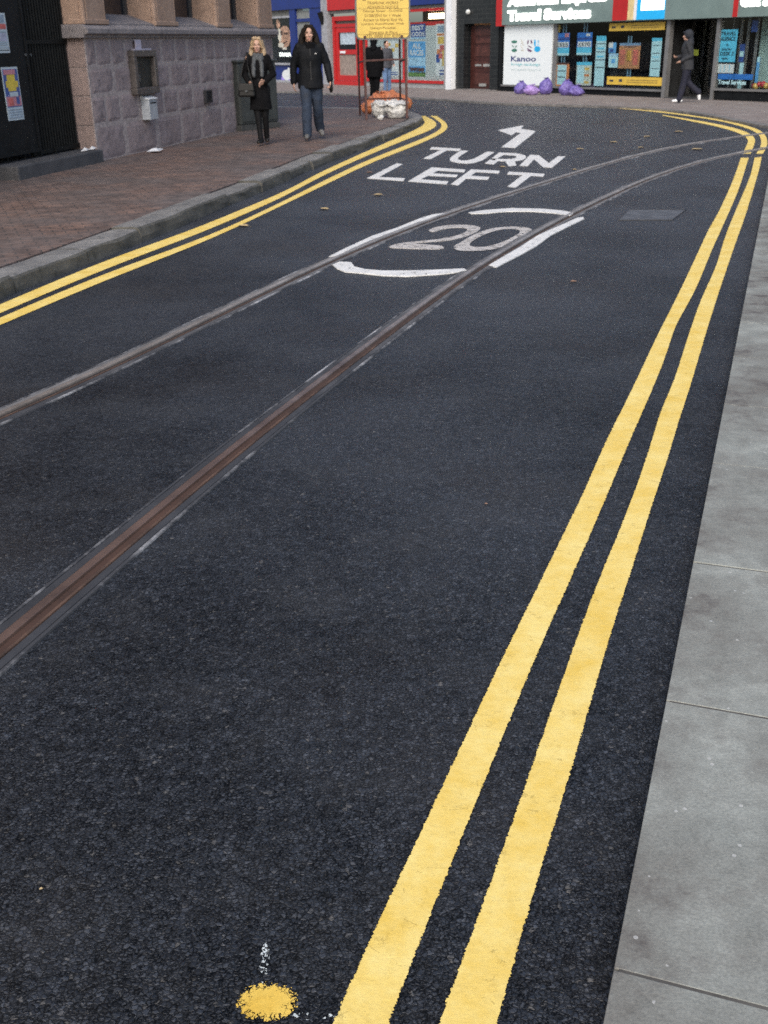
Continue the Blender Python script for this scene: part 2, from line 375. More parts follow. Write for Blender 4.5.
# ------------------------------------------------------------------ ground, road, pavements
m = MB(); m.add([(-400, -200, -.06), (400, -200, -.06), (400, 700, -.06), (-400, 700, -.06)], [(0, 1, 2, 3)])
tag(m.build('ground', mat('ground_grey', (.12, .115, .11), .9)), kind='structure')
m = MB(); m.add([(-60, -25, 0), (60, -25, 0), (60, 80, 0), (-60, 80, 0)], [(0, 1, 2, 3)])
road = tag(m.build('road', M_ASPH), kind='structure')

KZ = .13
kpx = [(-60, 303), (13, 275), (73, 253), (133, 231), (182, 212.5), (223, 196), (252, 185), (286, 171), (327, 154), (369, 139), (402, 127), (419, 119.5), (422, 115.5), (415, 111.5), (400, 109.5), (370, 108)]
kp = [G(x, y, KZ) for x, y in kpx]
d0 = (kp[0] - kp[2]).normalized(); kp = [kp[0] + d0 * 14, kp[0] + d0 * 6] + kp
kp += [Vector((-2.3, 30.9, KZ)), Vector((-4.2, 32.0, KZ)), Vector((-8.5, 34.4, KZ)), Vector((-30, 46.5, KZ))]
kc = catmull(kp, .15)
inner = offset(kc, .31)
inner = [p for p in inner if min((p - q).length for q in kc) > .305]
m = MB(); poly = [(p.x, p.y) for p in inner] + [(-70, inner[-1].y), (-70, inner[0].y)]
m.prism(poly, -.02, KZ - .008)
tag(m.build('pavement', M_BRICK), kind='structure')
m = MB(); i = 0; rnd = random.Random(3)
cum = [0]
for a, b in zip(kc, kc[1:]): cum.append(cum[-1] + (b - a).length)
def at_len(c, cumd, t):
    for k in range(len(cumd) - 1):
        if cumd[k + 1] >= t:
            u = (t - cumd[k]) / (cumd[k + 1] - cumd[k]); return c[k].lerp(c[k + 1], u), (c[k + 1] - c[k]).normalized()
    return c[-1], (c[-1] - c[-2]).normalized()
t = 0.0
while t < cum[-1] - 1.5:
    ln = rnd.uniform(.85, 1.35); e = t + ln; q = []
    ns = 7
    jz = rnd.uniform(-.022, .012); jw = rnd.uniform(-.022, .016)
    prof = [(-.012, -.02), (-.005, .05), (.0, KZ * .8), (.022, KZ - .006), (.06, KZ + .001), (.2, KZ), (.296, KZ - .006), (.302, -.02)]
    rows = []
    for k in range(ns + 1):
        p, tv = at_len(kc, cum, t + .008 + (ln - .016) * k / ns); nr = Vector((-tv.y, tv.x, 0)); row = []
        for w, z in prof:
            jj = noise.noise(Vector((p.x * 3 + w * 9, p.y * 3, z * 14))) * (.026 if z < KZ * .9 and z > 0 else .010)
            row.append(Vector((p.x, p.y, z + (jz if z > 0 else 0) + jj * .6)) + nr * (w + jj + (jw if w < .1 else 0)))
        rows.append(row)
    vs = [v for r in rows for v in r]; np_ = len(prof)
    fs = [(k * np_ + j, k * np_ + j + 1, (k + 1) * np_ + j + 1, (k + 1) * np_ + j) for k in range(ns) for j in range(np_ - 1)]
    fs += [tuple(range(np_)), tuple(reversed(range(ns * np_, (ns + 1) * np_)))]
    nf = ns * (np_ - 1)
    for q_, f in enumerate(fs): m.f.append(tuple(len(m.v) + i for i in reversed(f))); m.mi.append(1 if (q_ >= nf or q_ % (np_ - 1) < 3) else 0)
    m.v += [tuple(v) for v in vs]; m.uv += [(0, 0)] * len(vs); t = e
tag(m.build('kerb', [M_KERB, stone_mat('grimy_kerb_face', (.055, .055, .05), (.12, .115, .10), soot=(.018, .02, .014))]), kind='structure')
# dark bedding under the kerb joints
# right pavement of concrete flags, low kerb edge
RZ = .06
ka, kb = G(603, 1024, RZ), G(725, 400, RZ); kd = (kb - ka).normalized(); kn = Vector((kd.y, -kd.x, 0))
m = MB(); rnd = random.Random(5)
JY = [1100, 968, 700, 562, 463, 404, 356, 322, 296, 272, 251, 234]
js = []
for y in JY:
    lo = G(603 + (1024 - y) * .196, y, RZ); js.append((lo - ka).dot(kd))
st = sum(b - a for a, b in zip(js[1:], js[2:])) / (len(js) - 2)
while js[0] > -3: js.insert(0, js[0] - st)
while js[-1] < 17.5: js.append(js[-1] + st)
for a, b in zip(js, js[1:]):
    g = .003; w = 0.0
    for w0, w1 in ((0, .62), (.62, 1.24), (1.24, 1.86), (1.86, 2.48), (2.48, 3.1)):
        dz = rnd.uniform(-.0015, .0015); sk = (rnd.uniform(-.2, .2) if w0 else 0) 
        c = []
        for z in (-.03, RZ + dz):
            for aa, ww in ((a + g + sk, w0 + (g if w0 else 0)), (a + g + sk, w1 - g), (b - g + sk, w1 - g), (b - g + sk, w0 + (g if w0 else 0))):
                p = ka + kd * aa + kn * ww; c.append((p.x, p.y, z + rnd.uniform(-.0015, .0015)))
        m.hexa(c)
tag(m.build('pavement', M_SLAB, bevel=.002), kind='structure')
m = MB()
c = [ka + kd * a + kn * w for a, w in ((-3.2, .01), (-3.2, 14), (17.3, 14), (17.3, .01))]
m.prism([(p.x, p.y) for p in c], -.03, RZ - .0022)
tag(m.build('pavement_bed', mat('bedding_sand', (.085, .08, .072), .95)), kind='structure')

# far pavement
FZ = .05
fk = [(60, 91), (200, 92), (330, 93.5), (420, 98), (500, 103), (560, 104.8), (630, 107.2), (690, 112.2), (735, 120.5), (768, 126), (800, 128)]
fp = [G(x, y, FZ) for x, y in fk]; fp[0] = Vector((fp[1].x - 25, fp[1].y + 1, FZ)); fp.append(fp[-1] + Vector((25, 1.5, 0)))
fc = catmull(fp, .4)
m = MB(); inn = offset(fc, .25)
m.prism([(p.x, p.y) for p in inn] + [(40, 62), (-30, 62)], -.02, FZ - .003)
M_FARP = stone_mat('worn_paving', (.17, .135, .12), (.25, .225, .21), soot=(.08, .07, .065), grain=30, bump=.2)
tag(m.build('pavement', M_FARP), kind='structure')
m = MB(); oo = fc
for k in range(len(fc) - 1):
    a, b = fc[k], fc[k + 1]; c_, d_ = inn[k + 1], inn[k]
    m.hexa([(a.x, a.y, -.02), (b.x, b.y, -.02), (c_.x, c_.y, -.02), (d_.x, d_.y, -.02), (a.x, a.y, FZ), (b.x, b.y, FZ), (c_.x, c_.y, FZ), (d_.x, d_.y, FZ)])
tag(m.build('kerb', mat('far_kerb_stone', (.15, .142, .135), .85, .35, 5)), kind='structure')

# ------------------------------------------------------------------ yellow lines
LL_l = [(320, 1050), (332, 1018), (351.5, 976), (371.6, 933), (391.6, 884), (416, 845), (434.4, 804), (451.5, 759), (474, 721), (490, 678), (514.5, 632), (539, 584), (559, 540), (578, 505), (600, 452), (617.6, 417), (635, 382), (655.7, 338), (675, 300), (692.7, 263), (707.6, 231), (719.8, 209), (733, 179.4), (740.5, 158)]
LL_r = [(381, 1050), (391.6, 1024), (396, 1004), (409, 976), (421, 953), (423, 938), (434.6, 908), (450, 873), (460.4, 844), (478.5, 804), (490, 770), (508.8, 727), (526, 684), (546, 635), (570.4, 584), (590, 538), (600, 515), (617.6, 473), (632, 438), (650, 397), (666, 358), (676, 326), (691, 300), (700.8, 279), (711.7, 252), (722.5, 228), (738.8, 190), (749, 158)]
RL_l = [(428, 1050), (438, 1024), (449, 990), (463, 950), (483, 901), (502, 850), (517, 804), (534.6, 756), (553, 701), (572, 650), (595, 584), (611.7, 549), (629, 505), (650, 446), (660, 408), (670, 391), (688, 335), (700.5, 300), (715.7, 266), (725, 236), (736, 209), (749.6, 177), (754.3, 158)]
RL_r = [(493, 1050), (502, 1024), (509, 993), (509.5, 981), (515, 950), (526, 918), (540, 881), (563, 803), (577.5, 756), (592, 704), (606, 652), (628, 584), (635, 564), (652.8, 505), (670, 455), (680.6, 417), (688, 397), (702.6, 347), (717, 300), (733, 252), (747, 212), (759, 171), (762, 157)]
def yl(name, l, r, n, label):
    o = ribbon([G(*p) for p in l], [G(*p) for p in r], .004, n, {300: 34, 160: 50}.get(n, 3)).build(name, M_YEL)
    return tag(o, label, 'road line', 'double yellow lines')
yl('yellow_line', LL_l, LL_r, 300, 'yellow line nearer the tram rails of the pair by the concrete pavement')
yl('yellow_line', RL_l, RL_r, 300, 'yellow line nearer the concrete pavement, outer one of the right pair')
yl('yellow_line', [(742.5, 154), (746, 146), (748, 141), (744, 136.2), (733, 131.4), (714, 126.2), (690, 121.2), (662, 115.6)], [(751, 154), (754, 146), (755.5, 140), (752, 135), (741, 130), (720, 124.7), (692, 119.7), (663, 115)], 40, 'short curved yellow line beyond the rails, inner one of the far pair')
yl('yellow_line', [(756, 154), (759.5, 148), (761, 141.5), (758, 134.5), (748, 129), (724, 122.2), (690, 116.5), (650, 111.5), (600, 107.3)], [(763, 154), (766.5, 148), (767.5, 141), (764, 133.5), (753, 127.6), (727, 121), (691, 115.3), (650, 110.3), (600, 106.5)], 60, 'thin yellow line curving along the far kerb below the travel shop')
yl('yellow_line', [(-40, 321.5), (0, 305), (81, 270), (140, 248), (190, 231), (240, 210), (286, 191), (319, 173), (365, 152), (398, 137.5), (421, 126.5), (425, 121), (417, 116.2)], [(-40, 331), (0, 314), (81, 279.5), (140, 256), (190, 238), (240, 216.7), (286, 196), (319, 178), (365, 157), (407, 139.6), (434, 129), (437, 122.5), (425, 116)], 160, 'yellow line nearest the granite kerb of the brick pavement')
yl('yellow_line', [(-40, 335), (0, 318.5), (81, 283), (140, 260.4), (190, 243.7), (240, 222), (286, 200), (327.5, 179), (373, 158), (415, 141.7), (438, 131), (441.5, 124), (430, 116)], [(-40, 343), (0, 326), (81, 291), (140, 267), (190, 248.7), (240, 226), (286, 204), (327.5, 184), (373, 162.5), (415, 146), (443, 133), (448, 125), (437, 116)], 160, 'outer yellow line on the brick pavement side, closer to the road middle')

# ------------------------------------------------------------------ lettering on the road
def crop(ox, oy, sc, pts): return [(ox + x / sc, oy + y / sc) for x, y in pts]
def flat(mb, pxs, z, z0=.0005):
    mb.prism([(G(x, y).x, G(x, y).y) for x, y in pxs], z0, z)
def smooth_px(pts, n=4):
    P = [Vector((x, y, 0)) for x, y in pts]; P = P + [P[0]]
    out = []
    for i in range(len(P) - 1):
        p0, p1, p2, p3 = P[(i - 1) % (len(P) - 1)], P[i], P[i + 1], P[(i + 2) % (len(P) - 1)]
        for k in range(n):
            t = k / n; q = .5 * ((2 * p1) + (p2 - p0) * t + (2 * p0 - 5 * p1 + 4 * p2 - p3) * t * t + (3 * p1 - p0 - 3 * p2 + p3) * t ** 3); out.append((q.x, q.y))
    return out
C1 = (360, 110, 3.491)
LET = {
 'L': [[(128, 187), (149, 190), (66, 235), (157, 239), (151, 249), (24, 239)]],
 'E': [[(250, 201), (368, 209), (364, 218), (272, 212), (254, 222), (342, 227), (336, 235), (238, 230), (212, 243), (308, 250), (303, 260), (168, 250)]],
 'F': [[(388, 208), (488, 213), (484, 222), (406, 217), (386, 230), (452, 235), (446, 244), (371, 240), (343, 264), (317, 260)]],
 'T ': [[(520, 216), (645, 224), (640, 233), (598, 230), (543, 272), (515, 268), (568, 228), (514, 225)]],
 'T': [[(250, 130), (353, 136), (346, 144), (305, 141), (247, 172), (221, 170), (283, 139), (243, 138)]],
 'U': [[(352, 142), (378, 143), (345, 164), (341, 172), (352, 177), (374, 177), (400, 170), (443, 146), (469, 148), (428, 176), (400, 185), (372, 188), (338, 185), (315, 179), (313, 171), (322, 162)]],
 'R': [[(486, 149), (545, 152), (577, 159), (580, 167), (568, 175), (540, 180), (546, 194), (519, 197), (507, 180), (483, 179), (466, 191), (436, 187), (460, 170), (490, 172), (528, 172), (545, 168), (546, 162), (532, 159), (502, 157), (468, 177), (454, 174)]],
 'N': [[(594, 157), (625, 159), (659, 186), (691, 162), (718, 163), (670, 202), (639, 200), (608, 173), (585, 197), (557, 195)]],
 'A': [[(481, 71), (571, 54), (562, 66), (612, 74), (606, 82), (542, 133), (494, 130), (561, 81), (545, 78), (529, 89)]]}
def letters(name, keys, label, z):
    root = empty(name, G(*crop(*C1, LET[keys[0]][0])[0]), label, 'road marking')
    for k in keys:
        mb = MB()
        for poly in LET[k]: flat(mb, crop(*C1, poly), z)
        mb.build('letter', M_WHITE, root)
    return root
letters('road_lettering', ['T', 'U', 'R', 'N'], 'white word TURN painted on the road below the bent arrow', .0045)
letters('road_lettering', ['L', 'E', 'F', 'T '], 'white word LEFT painted on the road between TURN and the speed roundel', .0045)
mb = MB(); flat(mb, crop(*C1, LET['A'][0]), .0045)
tag(mb.build('road_arrow', M_WHITE), 'white left-turn arrow painted on the road above TURN', 'road marking')
CA = (320, 180, 4.8); CB = (460, 190, 5.486)
root = empty('speed_roundel', G(450, 245), 'white ring with the number 20 painted across the tram track', 'road marking')
arcs = [
 (CA, [(42, 373), (120, 333), (250, 273), (370, 233), (480, 188), (545, 168), (612, 162), (580, 176), (470, 206), (370, 245), (250, 291), (150, 335), (88, 368)]),
 (CA, [(60, 412), (95, 397), (150, 400), (165, 421), (215, 433), (300, 440), (420, 440), (560, 436), (690, 430), (704, 438), (640, 450), (560, 458), (420, 467), (300, 463), (200, 452), (120, 445), (82, 430)]),
 (CB, [(45, 128), (130, 115), (280, 104), (440, 107), (560, 117), (622, 130), (604, 144), (500, 129), (380, 121), (250, 122), (130, 133), (60, 134)]),
 (CB, [(158, 418), (240, 370), (330, 318), (430, 252), (560, 195), (640, 158), (675, 153), (680, 163), (600, 202), (500, 252), (420, 312), (330, 362), (240, 408), (200, 430)])]
for cr, pts in arcs:
    mb = MB(); flat(mb, crop(*cr, pts), .0105, .002); mb.build('ring_segment', M_WHITE, root)
mb = MB(); flat(mb, smooth_px(crop(*CA, [(522, 244), (560, 227), (640, 217), (715, 218), (762, 226), (768, 238), (745, 254), (700, 272), (630, 289), (540, 298), (448, 305), (515, 312), (585, 319), (577, 333), (420, 331), (333, 325), (352, 314), (400, 303), (520, 291), (620, 277), (680, 260), (707, 244), (702, 235), (680, 230), (635, 231), (580, 240), (548, 250)]), 3), .0045)
mb.build('digit', M_CREAM, root)
o_ = smooth_px(crop(*CB, [(-37, 314), (-20, 302), (15, 282), (55, 258), (120, 228), (190, 210), (270, 203), (340, 205), (385, 213), (398, 223), (388, 242), (340, 270), (285, 298), (220, 320), (150, 332), (80, 337), (0, 335), (-30, 325)]), 3)
i_ = smooth_px(crop(*CB, [(52, 303), (62, 288), (95, 266), (140, 245), (200, 225), (260, 217), (312, 219), (330, 228), (315, 246), (250, 280), (190, 302), (130, 314), (80, 314), (58, 309)]), 3)
def near(a, pts): return min(range(len(pts)), key=lambda k: (pts[k][0] - a[0]) ** 2 + (pts[k][1] - a[1]) ** 2)
j = near(o_[0], i_); ring = o_ + [o_[0]] + [i_[(j - k) % len(i_)] for k in range(len(i_) + 1)]
mb = MB(); n_ = 40
def rs(pts, start, n):
    P = [Vector((*pts[(start + k) % len(pts)], 0)) for k in range(len(pts) + 1)]; return resample(P, n + 1)[:-1]
oa = rs(o_, 0, 60); ia = rs(i_, j, 60)
vs = [(*G(p.x, p.y).xy, .0045) for p in oa] + [(*G(p.x, p.y).xy, .0045) for p in ia]
mb.add(vs, [(k, (k + 1) % 60, 60 + (k + 1) % 60, 60 + k) for k in range(60)])
mb.build('digit', M_CREAM, root)

# ------------------------------------------------------------------ tram rails
M_STEEL = mat('worn_rail_steel', (.17, .145, .125), .5, .35, 3, .1, spec=.5)
M_RAILB = mat('rust_brown_rail_steel', (.105, .066, .050), .5, .45, 3, .1, spec=.5)
M_SEAL2 = mat('pale_joint_sealant', (.15, .145, .142), .7, .35, 2, .2, 60)
M_GRIME2 = mat('groove_rust_dust', (.060, .030, .020), .9, .5, 6, .4, 80)
M_RUST = mat('rusty_groove', (.075, .042, .028), .8, .5, 4, .4, 80)
M_GRIME = mat('groove_grime', (.022, .016, .013), .9, .5, 9, .4, 80)
M_SEAL = mat('grey_joint_sealant', (.042, .044, .049), .7, .45, 3, .2, 60)
def edge_mat():
    m, nt, b, out = nodes('scuffed_white_sealant'); tc = objco(nt)
    n = N(nt, 'ShaderNodeTexNoise', Scale=1.6, Detail=9.0, Roughness=.75); L(nt, tc, n.inputs['Vector'])
    L(nt, ramp(nt, n.outputs['Fac'], [(.47, (.04, .041, .045)), (.54, (.16, .16, .165)), (.62, (.42, .42, .43))]).outputs[0], b.inputs['Base Color'])
    b.inputs['Roughness'].default_value = .7; return m
def along(name, near_c, far_c, rough, y0, y1):
    m, nt, b, out = nodes(name); tc = objco(nt)
    n = N(nt, 'ShaderNodeTexNoise', Scale=3.0, Detail=7.0, Roughness=.7); L(nt, tc, n.inputs['Vector'])
    sp = nt.nodes.new('ShaderNodeSeparateXYZ'); L(nt, tc, sp.inputs[0])
    t = math_(nt, 'ADD', sp.outputs[1], math_(nt, 'MULTIPLY_ADD', n.outputs['Fac'], 4.0, -2.0))
    f = math_(nt, 'DIVIDE', math_(nt, 'SUBTRACT', t, y0), y1 - y0); f = ramp(nt, f, [(0, 0.0), (1, 1.0)]).outputs[0]
    c = mixc(nt, f, near_c, far_c)
    c = mixc(nt, 1.0, c, ramp(nt, n.outputs['Fac'], [(.3, .6), (.7, 1.4)]).outputs[0], 'MULTIPLY')
    L(nt, c, b.inputs['Base Color']); b.inputs['Roughness'].default_value = rough
    bp = N(nt, 'ShaderNodeBump', Strength=.2, Distance=.004); L(nt, n.outputs['Fac'], bp.inputs['Height']); L(nt, bp.outputs[0], b.inputs['Normal']); return m
M_SCUFF = edge_mat()
M_STEEL = along('worn_rail_steel_run', (.17, .145, .125), (.23, .22, .215), .5, 5.0, 11.0)
M_RAILB = along('rust_to_bright_rail', (.105, .066, .050), (.21, .20, .195), .45, 4.5, 9.5)
M_GRIME2 = along('rusty_groove_dust', (.060, .030, .020), (.020, .016, .014), .9, 4.5, 10.0)
M_SEALR = along('dark_to_pale_sealant', (.036, .037, .041), (.14, .138, .138), .7, 5.0, 10.5)
GL = [(-200, 503), (-100, 461), (0, 419.5), (51, 399), (130, 360), (250, 300), (320, 265.4), (361.7, 248), (403, 230.5), (445, 215), (480, 203), (529, 188), (560, 178), (614, 161.8), (668, 148), (722.5, 139), (768, 133), (820, 127)]
GR = [(-300, 905), (-120, 755), (0, 651), (62.5, 597), (129, 541), (187.5, 489), (250, 439), (300, 400), (375, 344), (460, 279), (487, 263), (514.7, 246.5), (547.5, 227), (600, 201), (641, 182), (682, 167), (722.5, 156), (749.6, 151.5), (768, 147.7), (830, 139)]
def rail(pxs, label, MH, MG, M_SEALP, M_SEALQ):
    P = [G(*p) for p in pxs]
    P = [P[0] + (P[0] - P[1]).normalized() * 6] + P + [P[-1] + (P[-1] - P[-2]).normalized() * 20]
    c = resample(catmull(P, .2), 260)
    for _ in range(60): c = [c[0]] + [(c[i - 1] + c[i] * 2 + c[i + 1]) / 4 for i in range(1, len(c) - 1)] + [c[-1]]
    root = empty('tram_rail', c[20], label, 'tram rail')
    # (part, profile from left (+) to right (-) as (offset, z), material)
    for nm, prof, mt in (
        ('sealant', [(.086, .001), (.084, .006), (.052, .007), (.050, .0)], M_SEALP),
        ('sealant_edge', [(.102, .0), (.100, .0065), (.088, .007), (.087, .0)], M_SCUFF),
        ('rail_head', [(.049, .0), (.048, .010), (.042, .012), (.016, .012), (.012, .0105), (.010, .0)], MH),
        ('groove', [(.0095, .0015), (-.0225, .0015)], MG),
        ('groove_lip', [(-.023, .0), (-.0235, .009), (-.036, .010), (-.038, .0)], M_RUST),
        ('sealant', [(-.039, .0), (-.040, .007), (-.070, .006), (-.072, .0)], M_SEALQ),
        ('sealant_edge', [(-.073, .0), (-.075, .0065), (-.088, .006), (-.090, .0)], M_SCUFF)):
        cols = [offset(c, w) for w, z in prof]; mb = MB(); n = len(prof); vs = []
        for i in range(len(c)):
            for k, (w, z) in enumerate(prof): p = cols[k][i]; vs.append((p.x, p.y, z))
        mb.add(vs, [(i * n + k, i * n + k + n, i * n + k + n + 1, i * n + k + 1) for i in range(len(c) - 1) for k in range(n - 1)])
        mb.build(nm, mt, root)
rail(GL, 'grey tram rail farther from the viewer, passing left of the number 20', M_STEEL, M_GRIME, M_SEAL2, M_SEALR)
rail(GR, 'rust brown tram rail nearest the double yellow line, passing right of the number 20', M_RAILB, M_GRIME2, M_SEALR, M_SEALR)

# ------------------------------------------------------------------ small things on the road
q = [G(x, y) for x, y in ((629, 210.5), (685, 210.5), (672, 220.3), (619, 220.5))]
root = empty('access_cover', q[0], 'pale grey concrete filled access cover set into the asphalt', 'manhole cover')
mb = MB(); mb.prism([(p.x, p.y) for p in q], -.01, .006); mb.build('cover_plate', mat('cover_concrete', (.080, .086, .096), .7, .3, 6, .3), root)
cx = sum((p for p in q), Vector()) / 4
mb = MB()
for a, b in zip(q, q[1:] + q[:1]):
    a2 = a + (cx - a) * -.03; b2 = b + (cx - b) * -.03; a3 = a + (cx - a) * .0; b3 = b + (cx - b) * .0
    mb.hexa([(*a2.xy, -.01), (*b2.xy, -.01), (*b3.xy, -.01), (*a3.xy, -.01), (*a2.xy, .009), (*b2.xy, .009), (*b3.xy, .009), (*a3.xy, .009)])
mb.build('frame', mat('cover_iron', (.03, .03, .032), .5, .4, 9), root)
# fallen leaves
M_LEAF = mat('dry_yellow_leaf', (.42, .32, .17), .7, .3, 30); M_LEAF2 = mat('brown_leaf', (.25, .15, .10), .7, .3, 30)
def leaf_mesh(name, mt):
    mb = MB(); o = []
    for k in range(14):
        t = 2 * math.pi * k / 14; r = .5 * (1 - .25 * math.cos(2 * t)) * (1 + .1 * math.sin(5 * t))
        o.append((r * 1.25 * math.cos(t), r * .75 * math.sin(t), .1 + .12 * abs(math.sin(t))))
    vs = [(0, 0, .06)] + o + [(.9, .05, .08), (.9, -.05, .08)]
    mb.add(vs, [(0, 1 + k, 1 + (k + 1) % 14) for k in range(14)] + [(1, 15, 16)]); return mb.mesh(name, mt)
lm = (leaf_mesh('leaf', M_LEAF), leaf_mesh('leaf', M_LEAF2))
LV = [(580, 149.5, 10, 0, 'small yellow leaf on the road, leftmost of the row above the far rail'), (613, 142.5, 11, 0, 'yellow leaf on the road, second of the row above the far rail'), (647, 137, 10, 0, 'yellow leaf on the road, third of the row above the far rail'), (678, 132, 11, 0, 'yellow leaf lying nearest the far kerb'), (641, 148, 8, 0, 'little yellow leaf just below the row of leaves, near the rail'), (697, 149.6, 15, 0, 'largest pale yellow leaf lying between the two far rails'), (574, 170, 7, 0, 'tiny yellow leaf beside the far rail right of TURN'), (573.5, 282, 9, 1, 'brown leaf on the asphalt below the speed roundel'), (324, 209.6, 14, 0, 'yellow leaf on the road left of the white ring'), (378, 195.5, 13, 0, 'yellow leaf on the road just below LEFT'), (243, 226.5, 16, 0, 'yellow leaf touching the yellow line by the brick pavement'), (502, 167.5, 9, 0, 'leaf lying between the words TURN and LEFT'), (369, 173, 8, 1, 'brown leaf beside the letter L'), (41, 889, 5, 0, 'thin yellow leaf scrap on the asphalt near the lower left edge'), (486, 504, 5, 1, 'brown leaf scrap beside the inner yellow line')]
for x, y, wpx, k, lb in LV:
    p = G(x, y, .004); o = link('fallen_leaf', lm[k]); sc = wpx * (p - EYE).length / 1050 / 1.3 * .8
    o.location = p; o.scale = (sc, sc, min(sc, .08)); o.rotation_euler = (0, 0, random.uniform(-.5, .5)); tag(o, lb, 'leaf', 'leaves fallen on the road')
# yellow paint blob and chalk flecks
def splat(name, cx, cy, rx, ry, mt, n, z, jit=.12, seed=1, spl=0):
    rnd = random.Random(seed); c = G(cx, cy); ex = (G(cx + rx, cy) - c).length; ey = (G(cx, cy - ry) - G(cx, cy + ry)).length / 2
    mb = MB(); rings = [(0, .0)]; pts = []
    for k in range(n):
        t = 2 * math.pi * k / n; r = 1 + jit * noise.noise(Vector((math.cos(t) * 2.2, math.sin(t) * 2.2, seed))) + rnd.uniform(-jit, jit) * .3
        pts.append((math.cos(t) * r, math.sin(t) * r))
    vs = [(c.x, c.y, z)] + [(c.x + p[0] * ex * .6, c.y + p[1] * ey * .6, z) for p in pts] + [(c.x + p[0] * ex, c.y + p[1] * ey, z) for p in pts]
    uv = [(.001, 0)] + [(.55, 0)] * n + [(1.0, 0)] * n
    fs = [(0, 1 + k, 1 + (k + 1) % n) for k in range(n)] + [(1 + k, 1 + n + k, 1 + n + (k + 1) % n, 1 + (k + 1) % n) for k in range(n)]
    mb.add(vs, fs, 0, uv); return mb
M_YBLOB = paint('yellow_spot_paint', (.70, .45, .07), (.78, .56, .13), edge=.9, dirt=.5)
M_CHALK = paint('chalk_flecks', (.45, .5, .5), (.6, .65, .64), edge=1.1, worn=.5)
tag(splat('paint_spot', 268, 1003, 31, 20, M_YBLOB, 40, .005, .12, 4).build('paint_spot', M_YBLOB), 'round ragged yellow paint spot near the bottom of the road', 'paint spot')
for x, y, rx, ry, lb in ((264, 966, 5, 22, 'white chalk tick on the asphalt above the yellow paint spot'), (312, 1017, 22, 4, 'white chalk tick between the yellow spot and yellow line')):
    tag(splat('chalk_mark', x, y, rx, ry, M_CHALK, 20, .004, .2, int(x)).build('chalk_mark', M_CHALK), lb, 'chalk mark')

# ------------------------------------------------------------------ stone building on the left
W = Fac(G(99, 161, KZ), G(238, 130.5, KZ), KZ)
SL = W.px(271, 15)[0]
bld = empty('stone_building', W.P(0, 0), 'pinkish grey rock-faced stone building with sandstone windows above', 'building')
rnd = random.Random(11)
courses = [(KZ - .03, .63), (.63, 1.04), (1.04, 1.43), (1.43, 1.83)]
m = MB()
def stone(m, s0, s1, z0, z1, face, amp, seed, nx=7, nz=6):
    vs = []
    for i in range(nz + 1):
        for k in range(nx + 1):
            u, v = k / nx, i / nz; e = min(u, 1 - u, v, 1 - v); w = min(1, e * 5)
            dd = -.010 + w * .018 + w * amp * noise.noise(Vector((u * 2.7 + seed, v * 2.7, seed * 1.7))) + w * amp * .4 * noise.noise(Vector((u * 7, v * 7, seed)))
            vs.append(face(s0 + (s1 - s0) * u, z0 + (z1 - z0) * v, dd))
    n = nx + 1; o = [k + i * n for i in range(nz) for k in range(nx)]
    m.add(vs, [(a, a + 1, a + n + 1, a + n) for a in o])
for ci, (z0, z1) in enumerate(courses):
    s = 0.0; first = True
    while s < SL - .05:
        w = rnd.uniform(.42, .85) if ci else rnd.uniform(.8, 1.2)
        if first and ci % 2: w *= .6
        first = False; e = min(SL, s + w)
        if SL - e < .2: e = SL
        stone(m, s + .009, e - .009, z0 + .009, z1 - .009, lambda a, z, d: W.P(a, z, d), .013, rnd.uniform(0, 99)); s = e
m.build('wall', M_GRANITE, bld, smooth=False)
m = MB(); W.box(m, .002, SL - .002, -.02, 1.84, -.5, -.005); m.build('mortar_backing', M_MORT, bld)
# end faces (dressed quoin at the gate, and the far corner)
m = MB()
for z0, z1 in courses:
    for sgn, sx in ((-1, 0.0),):
        W.box(m, sx - .012, sx, z0 + .006, z1 - .006, -.62, -.015)
m.build('quoin', stone_mat('dressed_pink_stone', (.22, .165, .15), (.29, .22, .20)), bld, bevel=.012)
# sill band
prof = [(-.5, 1.82), (.05, 1.82), (.055, 1.86), (.12, 1.875), (.12, 1.945), (.03, 2.0), (-.5, 2.0)]
def sweep(m, fac, prof, s0, s1):
    n = len(prof); vs = [fac.P(s0, z, d) for d, z in prof] + [fac.P(s1, z, d) for d, z in prof]
    m.add(vs, [(k, (k + 1) % n, n + (k + 1) % n, n + k) for k in range(n)] + [tuple(reversed(range(n))), tuple(range(n, 2 * n))])
m = MB(); sweep(m, W, prof, -.1, SL + .1); m.build('sill_band', M_CORN, bld, bevel=.01)
_q = lambda x: W.px(x, 10)[0]
wins = [(_q(104), _q(152)), (_q(174), _q(214)), (_q(229), _q(256))]
piers = [(-.02, _q(104)), (_q(152), _q(174)), (_q(214), _q(229)), (_q(256), SL)]
for a, b in piers:
    m = MB(); W.box(m, a + .10, b - .10, 2.0, 6.2, -.55, .04)
    for sx in (a + .06, b - .06): m.tube(W.P(sx, 2.0, -.01), W.P(sx, 6.2, -.01), .05, seg=10)
    W.box(m, a, b, 2.001, 6.2, -.55, -.03)
    W.box(m, a - .01, b + .01, 2.002, 2.07, -.4, .06)
    m.build('pilaster', M_BUFF, bld, bevel=.01)
